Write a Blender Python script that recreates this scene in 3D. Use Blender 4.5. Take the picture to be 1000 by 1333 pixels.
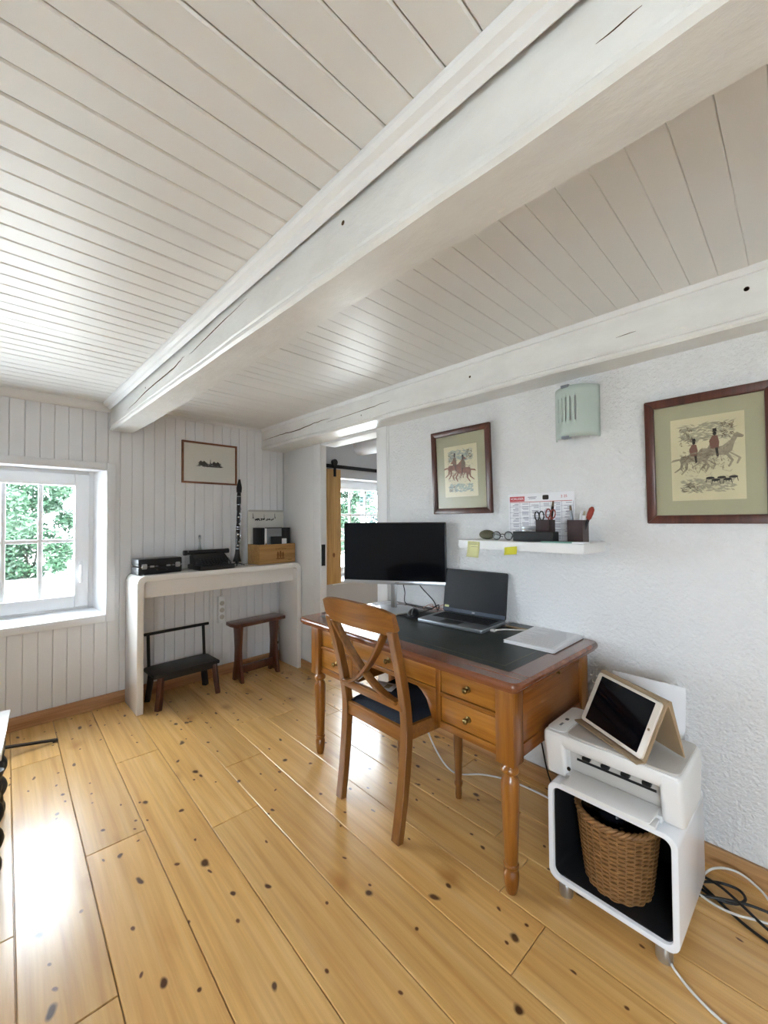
import bpy, bmesh, math, random
from mathutils import Vector, Matrix, noise
from math import sin, cos, pi, radians
random.seed(7)
for o in list(bpy.data.objects): bpy.data.objects.remove(o)
S = bpy.context.scene
C = S.collection

# ------------------------------------------------------------------ camera
H = 1.25                       # eye height
YAW, PIT, ROL, FPX = radians(44.546), radians(1.226), radians(-.3987), 535.49
_f = Vector((sin(YAW)*cos(PIT), cos(YAW)*cos(PIT), sin(PIT)))
_r = Vector((cos(YAW), -sin(YAW), 0)); _u = _r.cross(_f)
_r2 = cos(ROL)*_r + sin(ROL)*_u; _u2 = -sin(ROL)*_r + cos(ROL)*_u
cam = bpy.data.cameras.new('camera'); cam.sensor_width = 36; cam.sensor_fit = 'AUTO'
cam.lens = FPX/1333*36; cam.clip_start = .02; cam.clip_end = 300
co = bpy.data.objects.new('camera', cam); C.objects.link(co)
co.matrix_world = Matrix(((_r2.x, _u2.x, -_f.x, 0), (_r2.y, _u2.y, -_f.y, 0), (_r2.z, _u2.z, -_f.z, H), (0, 0, 0, 1)))
S.camera = co

# ------------------------------------------------------------------ light
w = bpy.data.worlds.new('world'); S.world = w; w.use_nodes = True
bg = w.node_tree.nodes['Background']
bg.inputs[0].default_value = (.80, .91, 1.0, 1); bg.inputs[1].default_value = 17.0
def portal(name, loc, rot, sx, sy):
    l = bpy.data.lights.new(name, 'AREA'); l.shape = 'RECTANGLE'; l.size = sx; l.size_y = sy
    l.cycles.is_portal = True
    o = bpy.data.objects.new(name, l); C.objects.link(o); o.location = loc; o.rotation_euler = rot
YB = 3.356
portal('window_back_daylight', (-.11, YB+.29, 1.12), (radians(-90), 0, 0), 1.5, 1.02)
portal('window_side_room_daylight', (3.05, YB+.29, 1.12), (radians(-90), 0, 0), .95, 1.1)
portal('window_left_offscreen', (-1.59, -1.15, 1.22), (0, radians(-90), 0), .95, 1.3)
sun = bpy.data.lights.new('sun_offscreen', 'SUN'); sun.energy = 22; sun.angle = radians(1); sun.color = (1, .97, .92)
so = bpy.data.objects.new('sun_offscreen', sun); C.objects.link(so); so.rotation_euler = (radians(38), radians(12), 0); so.location = (0, -5, 8)
S.view_settings.view_transform = 'Standard'; S.view_settings.look = 'None'
S.view_settings.exposure = 1.0; S.view_settings.gamma = 1.0; S.view_settings.use_curve_mapping = False

# ------------------------------------------------------------------ frames: W = along the right wall (u off the wall, v along it)
A = radians(1.9)
VD = Vector((sin(A), cos(A), 0)); ND = Vector((-cos(A), sin(A), 0)); P0 = Vector((1.898, 0, 0))
def Wp(u, v, z=0): return P0 + VD*v + ND*u + Vector((0, 0, z))

# ------------------------------------------------------------------ materials
def lin(c):
    if isinstance(c, str):
        c = [int(c[i:i+2], 16)/255 for i in (0, 2, 4)]
    return tuple(x/12.92 if x <= .04045 else ((x+.055)/1.055)**2.4 for x in c) + (1,)
class NT:
    def __init__(s, name):
        s.m = bpy.data.materials.new(name); s.m.use_nodes = True; s.t = s.m.node_tree; s.n = s.t.nodes; s.b = s.n['Principled BSDF']
    def a(s, t, **k):
        n = s.n.new(t)
        for kk, v in k.items():
            if kk.startswith('i_'):
                kk = kk[2:]; n.inputs[int(kk) if kk.isdigit() else kk.replace('_', ' ')].default_value = v
            else: setattr(n, kk, v)
        return n
    def l(s, a, b): s.t.links.new(a, b)
    def coord(s, scale=(1, 1, 1), rnd=True, kind='Object'):
        tc = s.a('ShaderNodeTexCoord'); mp = s.a('ShaderNodeMapping'); mp.inputs['Scale'].default_value = scale
        src = tc.outputs[kind]
        if rnd:
            oi = s.a('ShaderNodeObjectInfo'); cb = s.a('ShaderNodeCombineXYZ')
            mu = s.a('ShaderNodeMath', operation='MULTIPLY', i_1=37.0); s.l(oi.outputs['Random'], mu.inputs[0])
            s.l(mu.outputs[0], cb.inputs[0]); s.l(mu.outputs[0], cb.inputs[1]); s.l(mu.outputs[0], cb.inputs[2])
            ad = s.a('ShaderNodeVectorMath', operation='ADD'); s.l(src, ad.inputs[0]); s.l(cb.outputs[0], ad.inputs[1]); src = ad.outputs[0]
        s.l(src, mp.inputs[0]); return mp.outputs[0]
    def ramp(s, fac, stops):
        r = s.a('ShaderNodeValToRGB'); e = r.color_ramp.elements
        while len(e) < len(stops): e.new(.5)
        for i, (p, c) in enumerate(stops): e[i].position = p; e[i].color = lin(c) if len(c) != 4 or isinstance(c, str) else c
        s.l(fac, r.inputs[0]); return r.outputs[0]
    def mix(s, fac, a, b, mode='MIX'):
        m = s.a('ShaderNodeMix', data_type='RGBA', blend_type=mode)
        for sock, v in ((m.inputs[0], fac), (m.inputs[6], a), (m.inputs[7], b)):
            if hasattr(v, 'links'): s.l(v, sock)
            else: sock.default_value = v
        return m.outputs[2]
    def bump(s, h, strength, dist=.01):
        b = s.a('ShaderNodeBump', i_Strength=strength, i_Distance=dist); s.l(h, b.inputs['Height']); s.l(b.outputs[0], s.b.inputs['Normal'])
def M(name, col, rough=.5, metal=0, var=0, vs=8, bump=0, bs=60, bd=.004, coat=0, spec=.5, emit=0):
    n = NT(name); b = n.b; c = lin(col)
    b.inputs['Base Color'].default_value = c; b.inputs['Roughness'].default_value = rough; b.inputs['Metallic'].default_value = metal
    b.inputs['Coat Weight'].default_value = coat; b.inputs['Coat Roughness'].default_value = .12; b.inputs['Specular IOR Level'].default_value = spec
    if var:
        t = n.a('ShaderNodeTexNoise', i_Scale=vs, i_Detail=5.0); n.l(n.coord(), t.inputs[0])
        lo = tuple(x*(1-var) for x in c[:3])+(1,); hi = tuple(min(1, x*(1+var*.6)) for x in c[:3])+(1,)
        n.l(n.ramp(t.outputs[0], [(.3, lo), (.7, hi)]), b.inputs['Base Color'])
    if bump:
        t = n.a('ShaderNodeTexNoise', i_Scale=bs, i_Detail=4.0); n.l(n.coord(rnd=False), t.inputs[0]); n.bump(t.outputs[0], bump, bd)
    return n.m
def wood(name, dark, mid, light, rough=.35, scale=1, axis=1, coat=0, knots=None, var=.08, bump=.08, flat=False, fine_=.8, grain=0):
    n = NT(name); b = n.b
    st = [9.0*scale]*3; st[axis] = .55*scale
    v = n.coord(tuple(st))
    t = n.a('ShaderNodeTexNoise', i_Scale=2.2, i_Detail=6.0, i_Roughness=.62, i_Distortion=.7); n.l(v, t.inputs[0])
    col = n.ramp(t.outputs[0], [(.28, dark), (.5, mid), (.74, light)])
    st2 = [46.0*scale]*3; st2[axis] = 1.4*scale
    t2 = n.a('ShaderNodeTexNoise', i_Scale=2.0, i_Detail=3.0); n.l(n.coord(tuple(st2)), t2.inputs[0])
    fine = n.ramp(t2.outputs[0], [(.3, (.86, .82, .78)), (.62, (1., 1., 1.))])
    col = n.mix(fine_, col, fine, 'MULTIPLY')
    oi = n.a('ShaderNodeObjectInfo'); mr = n.a('ShaderNodeMapRange', i_3=1-var, i_4=1+var*.5); n.l(oi.outputs['Random'], mr.inputs[0])
    hs = n.a('ShaderNodeHueSaturation'); n.l(mr.outputs[0], hs.inputs['Value']); n.l(col, hs.inputs['Color']); col = hs.outputs[0]
    if knots:
        sc = [1.0]*3; sc[axis] = .62
        nz = n.a('ShaderNodeTexNoise', i_Scale=9.0, i_Detail=2.0); n.l(n.coord(), nz.inputs[0])
        cc = n.coord(tuple(sc)); wob = n.a('ShaderNodeMix', data_type='VECTOR'); wob.inputs[0].default_value = .045
        n.l(cc, wob.inputs[4]); n.l(nz.outputs['Color'], wob.inputs[5])
        for ks, lo, hi, kc, am in knots:
            vo = n.a('ShaderNodeTexVoronoi', voronoi_dimensions='2D' if flat else '3D', i_Scale=ks, i_Randomness=1.0); n.l(wob.outputs[1], vo.inputs[0])
            f = n.ramp(vo.outputs['Distance'], [(0, (1., 1., 1.)), (lo, (1., 1., 1.)), (hi, (0., 0., 0.))])
            sel = n.a('ShaderNodeSeparateColor'); n.l(vo.outputs['Color'], sel.inputs[0])
            gt = n.a('ShaderNodeMath', operation='GREATER_THAN', i_1=am); n.l(sel.outputs[0], gt.inputs[0])
            mu = n.a('ShaderNodeMath', operation='MULTIPLY'); n.l(f, mu.inputs[0]); n.l(gt.outputs[0], mu.inputs[1])
            mu2 = n.a('ShaderNodeMath', operation='MULTIPLY', i_1=.95); n.l(mu.outputs[0], mu2.inputs[0])
            col = n.mix(mu2.outputs[0], col, lin(kc))
    if grain:
        sg = [1.0]*3; sg[axis] = .045
        wv = n.a('ShaderNodeTexWave', wave_type='BANDS', bands_direction='X', i_Scale=5.0, i_Distortion=9.0, i_Detail=2.0); wv.inputs['Detail Scale'].default_value = 1.2
        n.l(n.coord(tuple(sg)), wv.inputs[0])
        col = n.mix(grain, col, n.ramp(wv.outputs[0], [(.0, (.80, .66, .48)), (.30, (.97, .94, .9)), (.6, (1., 1., 1.))]), 'MULTIPLY')
    n.l(col, b.inputs['Base Color']); b.inputs['Roughness'].default_value = rough
    b.inputs['Coat Weight'].default_value = coat; b.inputs['Coat Roughness'].default_value = .16
    if bump: n.bump(t.outputs[0], bump, .003)
    return n.m
MT = {}
MT['floor'] = wood('pine_floor', 'd2a05c', 'dfb16c', 'e6be82', rough=.3, axis=1, coat=.3, var=.1, bump=.06, flat=True, fine_=.4, grain=.22,
    knots=[(3.0, .02, .13, 'b98646', .45), (3.4, .022, .044, '3d1b0b', .5), (6.0, .030, .055, '4a220d', .52), (11.0, .035, .065, '5a2c10', .62)])
MT['base'] = wood('pine_baseboard', 'a87a4c', 'b98d5e', 'c99f70', rough=.4, axis=1, knots=[(5.0, .06, .1, '6a3d1c', .75)])
MT['basex'] = wood('pine_baseboard_cross', 'a8784e', 'b98b62', 'c79c74', rough=.4, axis=0, knots=[(5.0, .06, .1, '6a3d1c', .75)])
MT['pine'] = wood('pine_light', 'b98f52', 'cfa566', 'dcb67c', rough=.5, axis=2, knots=[(6.0, .06, .1, '7a4a20', .7)])
MT['cherry'] = wood('cherry_wood', '743f12', '925a1c', 'a86e2a', rough=.28, axis=1, coat=.4, var=.05)
MT['cherryz'] = wood('cherry_wood_upright', '743f12', '945c1e', 'a86e2a', rough=.28, axis=2, coat=.4, var=.05)
MT['cherryx'] = wood('cherry_wood_cross', '6b3810', '864e1a', '985e22', rough=.28, axis=0, coat=.4, var=.05)
MT['desktop'] = wood('red_brown_desktop', '66381e', '7e482a', '8e5636', rough=.22, axis=1, coat=.5, var=.02)
MT['drawer'] = wood('amber_drawer_wood', '8e551a', 'a96e26', 'b87e34', rough=.3, axis=1, coat=.35, var=.06)
MT['chair'] = wood('chair_wood', '6b421c', '855626', '996731', rough=.3, axis=2, coat=.35, var=.02)
MT['chairy'] = wood('chair_wood_cross', '75481d', '8f5c28', 'a36d33', rough=.3, axis=1, coat=.35, var=.02)
MT['dkwood'] = wood('dark_frame_wood', '3a1c14', '52291e', '68392a', rough=.35, axis=2, coat=.2)
MT['oakframe'] = wood('brown_frame_wood', '6d4429', '865637', '946544', rough=.45, axis=0)
MT['crate'] = wood('crate_wood', 'a37843', 'bb8f55', 'c99f66', rough=.65, axis=0)
MT['stool'] = wood('red_brown_stool_wood', '3a1a10', '562a19', '683620', rough=.3, axis=2, coat=.3)
MT['blkwood'] = M('black_stained_wood', '1c1a1b', .4, var=.2)
MT['white'] = M('white_paint', 'e6e6e6', .5, var=.03, vs=3, bump=.1, bs=30)
MT['ceil'] = M('ceiling_paint', 'e3e2e0', .42, var=.03, vs=2, bump=.06, bs=40)
MT['panel'] = M('panel_paint', 'e7e7e9', .45, var=.03, vs=3, bump=.05, bs=40)
MT['sash'] = M('white_window_plastic', 'ebecee', .3)
MT['bare'] = M('bare_old_timber', '6a5440', .9, var=.2)
MT['conwhite'] = M('white_gloss_lacquer', 'ece9e5', .16, coat=.5, var=.015)
MT['cubewhite'] = M('white_plastic_shell', 'e9eaee', .22, coat=.3)
MT['prwhite'] = M('printer_white', 'e4e3e2', .35)
MT['prgrey'] = M('printer_lid_grey', 'c0bbb5', .4)
MT['black'] = M('black_plastic', '101114', .35)
MT['blackm'] = M('black_matte', '15161a', .6)
MT['screen'] = M('black_screen_glass', '060a10', .1, spec=.3)
MT['scrn2'] = M('laptop_screen', '23262a', .22)
MT['silver'] = M('silver_metal', 'b9bcc0', .28, metal=.9)
MT['alu'] = M('grey_aluminium', '8d9196', .35, metal=.7)
MT['steel'] = M('polished_steel', 'c8ccd0', .15, metal=1)
MT['brass'] = M('aged_brass', '8a744a', .3, metal=1)
MT['paper'] = M('white_paper', 'ededf0', .8)
MT['leather'] = M('dark_green_leather', '1b231c', .38, var=.25, vs=20, bump=.25, bs=300, bd=.001)
MT['gilt'] = M('gilt_line', '5c5a40', .4)
MT['blue'] = M('navy_seat_fabric', '16202f', .8, var=.3, vs=90, bump=.5, bs=250, bd=.002)
MT['mat'] = M('olive_mount_card', 'a6a386', .85, var=.03)
MT['print'] = M('cream_print_paper', 'cbc3a0', .85, var=.1, vs=7)
MT['print2'] = M('cream_print_paper_faded', 'd6cfb0', .85, var=.08, vs=7)
MT['ink'] = M('brown_ink', '6b5a45', .9); MT['inkd'] = M('dark_ink', '2f2721', .9); MT['inkr'] = M('russet_ink', '8a5e4a', .9, var=.35, vs=40)
MT['inkg'] = M('grey_wash', 'a39c84', .9, var=.15, vs=30); MT['inkb'] = M('blue_grey_wash', '9aa69c', .9, var=.15, vs=30)
MT['ivory'] = M('ivory_card', 'dedbd2', .8)
MT['frost'] = M('frosted_green_glass', 'b9c6bf', .35, coat=.2)
MT['tan'] = M('tan_leatherette', '9c8568', .5, bump=.1, bs=300)
MT['tabw'] = M('tablet_ivory_bezel', 'ddd3c6', .3)
MT['wicker'] = M('wicker_cane', '8c643a', .55, var=.35, vs=60)
MT['bag'] = M('black_bag_film', '15171d', .25)
MT['cordw'] = M('white_cord', 'd5d1cc', .5); MT['cordb'] = M('black_cord', '141313', .5)
MT['yellow'] = M('yellow_note', 'd7cf3e', .8); MT['paley'] = M('pale_yellow_note', 'd3d29a', .8)
MT['red'] = M('red_ink', 'c0474c', .7); MT['pink'] = M('pink_line', 'c98a90', .8); MT['lilac'] = M('lilac_calendar_ink', '8f8a9c', .8)
MT['wine'] = M('dark_maroon_leather', '2d1717', .35, coat=.2)
MT['scis'] = M('red_scissor_grip', '8a2f22', .4)
MT['olive'] = M('olive_case', '59563f', .5)
MT['teal'] = M('teal_cover', '7ea79b', .6)
MT['stamp'] = M('burnt_stamp', '7d5226', .8)
MT['grass'] = M('pale_gravel', 'c4c4c0', .9, var=.2, vs=1)
MT['leaf'] = M('shrub_leaf', '22402a', .6, var=.4, vs=3); MT['leaf2'] = M('shrub_leaf_blue', '213c38', .6, var=.4, vs=3)
MT['bark'] = M('bark', '20241c', .9)
MT['room2'] = M('grey_white_plaster', 'c9cacd', .8, bump=.2, bs=60)
MT['iron'] = M('black_iron', '0e0f11', .45)
MT['pink2'] = M('pale_copper_wire', 'b98a78', .5)
MT['amber'] = M('amber_glass', '8a5a1c', .3)
# plaster wall with coarse relief
n = NT('rough_plaster'); n.b.inputs['Base Color'].default_value = lin('e4e4e4'); n.b.inputs['Roughness'].default_value = .75
t = n.a('ShaderNodeTexNoise', i_Scale=75.0, i_Detail=3.0, i_Roughness=.55); n.l(n.coord(rnd=False), t.inputs[0])
n.bump(t.outputs[0], .9, .012); MT['plaster'] = n.m
# beam paint: uneven, chipped
n = NT('beam_paint'); n.b.inputs['Roughness'].default_value = .33
v = n.coord((1, .5, 1), rnd=False)
t = n.a('ShaderNodeTexNoise', i_Scale=9.0, i_Detail=8.0, i_Roughness=.6); n.l(v, t.inputs[0])
c1 = n.ramp(t.outputs[0], [(.3, 'dbd9d6'), (.6, 'e5e4e1')])
t3 = n.a('ShaderNodeTexNoise', i_Scale=26.0, i_Detail=4.0); n.l(n.coord((1, .6, 1), rnd=False), t3.inputs[0])
ch = n.ramp(t3.outputs[0], [(.70, (0., 0., 0.)), (.74, (1., 1., 1.))])
n.l(n.mix(ch, c1, lin('e9e6e0')), n.b.inputs['Base Color'])
n.bump(t.outputs[0], .5, .012); MT['beam'] = n.m
# thin window glass
n = NT('window_glass'); out = n.n['Material Output']; tr = n.a('ShaderNodeBsdfTransparent'); gl = n.a('ShaderNodeBsdfGlossy', i_Roughness=.02)
mx = n.a('ShaderNodeMixShader', i_0=.05); n.l(tr.outputs[0], mx.inputs[1]); n.l(gl.outputs[0], mx.inputs[2]); n.l(mx.outputs[0], out.inputs[0]); MT['glass'] = n.m
n = NT('clear_bottle_glass'); out = n.n['Material Output']; tr = n.a('ShaderNodeBsdfTransparent'); tr.inputs[0].default_value = (.8, .84, .84, 1); gl = n.a('ShaderNodeBsdfGlossy', i_Roughness=.05)
mx = n.a('ShaderNodeMixShader', i_0=.22); n.l(tr.outputs[0], mx.inputs[1]); n.l(gl.outputs[0], mx.inputs[2]); n.l(mx.outputs[0], out.inputs[0]); MT['bottle'] = n.m
n = NT('picture_glass'); out = n.n['Material Output']; tr = n.a('ShaderNodeBsdfTransparent'); gl = n.a('ShaderNodeBsdfGlossy', i_Roughness=.25)
mx = n.a('ShaderNodeMixShader', i_0=.03); n.l(tr.outputs[0], mx.inputs[1]); n.l(gl.outputs[0], mx.inputs[2]); n.l(mx.outputs[0], out.inputs[0]); MT['pglass'] = n.m

# ------------------------------------------------------------------ mesh helpers
def catmull(pts, k=8):
    P = [Vector(p) for p in pts]; P = [P[0]*2-P[1]] + P + [P[-1]*2-P[-2]]; out = []
    for i in range(1, len(P)-2):
        for j in range(k):
            t = j/k; a, b, c, d = P[i-1], P[i], P[i+1], P[i+2]
            out.append(.5*((2*b)+(c-a)*t+(2*a-5*b+4*c-d)*t*t+(3*b-a-3*c+d)*t**3))
    return out+[P[-2]]
class G:
    def __init__(s): s.v = []; s.f = []; s.mi = []; s.cur = 0
    def add(s, vs, fs):
        o = len(s.v); s.v += [tuple(x) for x in vs]
        for f in fs: s.f.append([i+o for i in f]); s.mi.append(s.cur)
        return s
    def box(s, a, b, R=None):
        (x0, y0, z0), (x1, y1, z1) = a, b
        vs = [Vector(p) for p in ((x0, y0, z0), (x1, y0, z0), (x1, y1, z0), (x0, y1, z0), (x0, y0, z1), (x1, y0, z1), (x1, y1, z1), (x0, y1, z1))]
        if R is not None: vs = [R @ p for p in vs]
        return s.add(vs, [(0, 3, 2, 1), (4, 5, 6, 7), (0, 1, 5, 4), (1, 2, 6, 5), (2, 3, 7, 6), (3, 0, 4, 7)])
    def prism(s, poly, z0, z1, fr=lambda x, y, z: (x, y, z)):
        k = len(poly)
        vs = [fr(x, y, z0) for x, y in poly]+[fr(x, y, z1) for x, y in poly]
        return s.add(vs, [list(range(k))[::-1], list(range(k, 2*k))]+[(i, (i+1) % k, k+(i+1) % k, k+i) for i in range(k)])
    def lathe(s, prof, c=(0, 0, 0), n=20, ax=None, cap=True):
        R = Matrix.Identity(3) if ax is None else Vector((0, 0, 1)).rotation_difference(Vector(ax).normalized()).to_matrix()
        c = Vector(c); vs = []
        for r, z in prof:
            for i in range(n): vs.append(c+R @ Vector((r*cos(2*pi*i/n), r*sin(2*pi*i/n), z)))
        fs = [(k*n+i, k*n+(i+1) % n, (k+1)*n+(i+1) % n, (k+1)*n+i) for k in range(len(prof)-1) for i in range(n)]
        if cap: fs += [list(range(n))[::-1], list(range((len(prof)-1)*n, len(prof)*n))]
        return s.add(vs, fs)
    def cyl(s, p, q, r, r2=None, n=14):
        p, q = Vector(p), Vector(q); return s.lathe([(r, 0), (r if r2 is None else r2, (q-p).length)], p, n, q-p)
    def tube(s, pts, r, n=8, k=8, smooth=True, sec=None, up=(0, 0, 1)):
        P = catmull(pts, k) if smooth else [Vector(p) for p in pts]; vs = []; up = Vector(up); m = len(P)
        for i, p in enumerate(P):
            t = (P[min(i+1, m-1)]-P[max(i-1, 0)]).normalized()
            a = up.cross(t)
            if a.length < 1e-3: a = Vector((1, 0, 0)).cross(t)
            a.normalize(); b = t.cross(a)
            rr = r(i/(m-1)) if callable(r) else r
            if sec: ring = [a*x+b*y for x, y in (sec(i/(m-1)) if callable(sec) else sec)]
            else: ring = [a*rr*cos(2*pi*j/n)+b*rr*sin(2*pi*j/n) for j in range(n)]
            vs += [p+q for q in ring]
        n = len(ring)
        fs = [(k*n+i, k*n+(i+1) % n, (k+1)*n+(i+1) % n, (k+1)*n+i) for k in range(m-1) for i in range(n)]
        return s.add(vs, fs+[list(range(n))[::-1], list(range((m-1)*n, m*n))])
    def grid(s, fn, nu, nv, thick=0):
        vs = [Vector(fn(i/nu, j/nv)) for j in range(nv+1) for i in range(nu+1)]
        return s.add(vs, [(j*(nu+1)+i, j*(nu+1)+i+1, (j+1)*(nu+1)+i+1, (j+1)*(nu+1)+i) for j in range(nv) for i in range(nu)])
    def build(s, name, mat, parent=None, bev=0, seg=2, smooth=35, loc=None, rz=None, sub=0, solid=0):
        me = bpy.data.meshes.new(name); me.from_pydata(s.v, [], s.f)
        for m in (mat if isinstance(mat, (list, tuple)) else [mat]): me.materials.append(MT[m] if isinstance(m, str) else m)
        for p, i in zip(me.polygons, s.mi): p.material_index = i
        bm = bmesh.new(); bm.from_mesh(me); bmesh.ops.recalc_face_normals(bm, faces=bm.faces)
        if bev:
            es = [e for e in bm.edges if len(e.link_faces) == 2 and e.calc_face_angle(0) > radians(38)]
            bmesh.ops.bevel(bm, geom=es, offset=bev, segments=seg, profile=.5, affect='EDGES', clamp_overlap=True)
        bm.to_mesh(me); bm.free()
        if smooth:
            me.polygons.foreach_set('use_smooth', [True]*len(me.polygons)); me.set_sharp_from_angle(angle=radians(smooth))
        o = bpy.data.objects.new(name, me); C.objects.link(o)
        if parent is not None: o.parent = parent
        if loc is not None: o.location = loc
        if rz is not None: o.rotation_euler = (0, 0, rz)
        if solid: md = o.modifiers.new('thickness', 'SOLIDIFY'); md.thickness = solid; md.offset = 0
        if sub: md = o.modifiers.new('smooth', 'SUBSURF'); md.levels = sub; md.render_levels = sub
        return o
def tag(o, label=None, cat=None, group=None, kind=None):
    if label: o['label'] = label
    if cat: o['category'] = cat
    if group: o['group'] = group
    if kind: o['kind'] = kind
    return o
def thing(name, label, cat, loc=(0, 0, 0), rz=0, group=None, kind=None):
    o = bpy.data.objects.new(name, None); C.objects.link(o); o.empty_display_size = .05
    o.location = loc; o.rotation_euler = (0, 0, rz); return tag(o, label, cat, group, kind)
def struct(name, loc=(0, 0, 0), rz=0, label=None): return thing(name, label, None, loc, rz, kind='structure')
def wthing(name, label, cat, u, v, z=0, extra=0, **k): return thing(name, label, cat, Wp(u, v, z), -A+extra, **k)   # local +x to the wall, +y to the back
def box(a, b, R=None): return G().box(a, b, R)
def rrect(w, h, r, k=5, cx=0, cy=0):
    out = []
    for sx, sy, a0 in ((1, 1, 0), (-1, 1, 90), (-1, -1, 180), (1, -1, 270)):
        for i in range(k+1):
            a = radians(a0+90*i/k); out.append((cx+sx*(w/2-r)+r*cos(a), cy+sy*(h/2-r)+r*sin(a)))
    return out
def frame_prism(outer, inner, z0, z1, fr):      # ring of two loops with equal counts
    k = len(outer); g = G(); vs = []
    for z in (z0, z1):
        vs += [fr(x, y, z) for x, y in outer]+[fr(x, y, z) for x, y in inner]
    fs = []
    for i in range(k):
        j = (i+1) % k
        fs += [(i, j, k+j, k+i), (2*k+i, 3*k+i, 3*k+j, 2*k+j), (i, 2*k+i, 2*k+j, j), (k+i, k+j, 3*k+j, 3*k+i)]
    return g.add(vs, fs)
def text(name, body, size, mat, parent, M4, align='CENTER', bold=0):
    cu = bpy.data.curves.new(name, 'FONT'); cu.body = body; cu.size = size; cu.align_x = align; cu.align_y = 'CENTER'; cu.offset = bold; cu.extrude = .0002
    t = bpy.data.objects.new(name, cu); C.objects.link(t)
    dg = bpy.context.evaluated_depsgraph_get(); me = bpy.data.meshes.new_from_object(t.evaluated_get(dg))
    bpy.data.objects.remove(t); me.materials.clear(); me.materials.append(MT[mat])
    o = bpy.data.objects.new(name, me); C.objects.link(o); o.parent = parent; o.matrix_local = M4; return o
def wallface(x, y, z): # text facing the room (-x) on the right wall frame: reading direction is -y
    return Matrix(((0, 0, -1, x), (-1, 0, 0, y), (0, 1, 0, z), (0, 0, 0, 1)))

# ================================================================== STRUCTURE
ZC = 2.065
# floor: pine planks 0.2 m wide laid along the right wall
fl = box((-.1, -2.2, -.12), (3.6, 3.5, -.022)).build('floor', 'floor', loc=Wp(3.35, 0), rz=-A); tag(fl, kind='structure')
seams = [-.14]+[.06+.2005*i for i in range(17)]
joints = {9: [2.78], 8: [1.853], 7: [2.474], 6: [1.675], 4: [.558], 3: [.718], 2: [.86], 10: [1.64], 5: [2.05, .1]}
for i in range(len(seams)-1):
    u0, u1 = seams[i], seams[i+1]; js = list(joints.get(i, []))
    if not js: js = [random.uniform(-.5, 2.6)]
    a = min(js)
    while a > -2.2: a -= random.uniform(1.3, 2.1); js.append(a)
    a = max(js)
    while a < 3.4: a += random.uniform(1.2, 2.0); js.append(a)
    js = sorted(js); js[0] = max(js[0], -2.2); js[-1] = min(js[-1], 3.42)
    for a, b in zip(js[:-1], js[1:]):
        if b <= -2.2 or a >= 3.42: continue
        a = max(a, -2.2); b = min(b, 3.42)
        g = box((-(u1-u0)/2+.0012, -(b-a)/2+.0010, -.022), ((u1-u0)/2-.0012, (b-a)/2-.0010, 0))
        o = g.build('plank', 'floor', fl, bev=.0022, seg=1); o.location = (3.35-(u0+u1)/2, (a+b)/2, 0)
# ceiling
ce = struct('ceiling'); box((-1.6, -2.2, ZC+.012), (2.2, YB+.3, ZC+.12)).build('ceiling_slab', 'ceil', ce)
P = .0765; k0 = int((-2.1)/P)
for sec, (xa, xb) in enumerate(((-1.3, .664), (.78, 1.80))):
    base = None; k = 0
    yy = .895 % P if sec == 0 else .104 % P
    y = yy-27*P
    me = None
    while y < YB-.005:
        y1 = min(y+P, YB)
        if me is None or y1-y < P-.001:
            gp = .0008 if sec == 0 else .0002; g = box((xa, -(y1-y)/2+gp, ZC), (xb, (y1-y)/2-gp, ZC+.014)); o = g.build('ceiling_board', 'ceil', ce, bev=.0038 if sec == 0 else .0018, seg=1); me = o.data
        else: o = bpy.data.objects.new('ceiling_board', me); C.objects.link(o); o.parent = ce
        o.location = (0, (y+y1)/2, random.uniform(-.0012, .0012)); y += P
# back wall: backing with two window openings, vertical tongue-and-groove boards in the first room
WX0, WX1, WZ0, WZ1 = -.86, .625, .623, 1.612
W2X0, W2X1, W2Z0, W2Z1 = 2.57, 3.52, .63, 1.70
wb = struct('wall_back')
g = G()
for a, b in (((-1.6, 0), (WX0-.0, ZC+.1)), ((WX0, 0), (WX1, WZ0)), ((WX0, WZ1), (WX1, ZC+.1)), ((WX1, 0), (2.05, ZC+.1)), ((2.05, 0), (W2X0, ZC+.3)), ((W2X0, 0), (W2X1, W2Z0)), ((W2X0, W2Z1), (W2X1, ZC+.3)), ((W2X1, 0), (4.2, ZC+.3))):
    g.box((a[0], YB+.009, a[1]), (b[0], YB+.30, b[1]))
g.build('masonry', 'room2', wb)
bp = .0725; x = .123-bp*19; mes = {}
while x < 1.99:
    x1 = min(x+bp, 1.995); segs = [(.075, 2.05)]
    if x1 > WX0 and x < WX1: segs = [(.075, WZ0-.02), (WZ1+.02, 2.05)] if x1 < WX1+.05 else segs
    for z0, z1 in segs:
        key = (round(x1-x, 4), z0, z1)
        if key not in mes:
            o = box((-(x1-x)/2+.0008, 0, z0), ((x1-x)/2-.0008, .009, z1)).build('panel_board', 'panel', wb, bev=.003, seg=1); mes[key] = o.data
            if round(x1-x, 3) == round(bp, 3): # centre bead groove
                pass
        else: o = bpy.data.objects.new('panel_board', mes[key]); C.objects.link(o); o.parent = wb
        o.location = ((x+x1)/2, YB+random.uniform(-.0006, .0006), 0)
    x += bp
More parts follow.
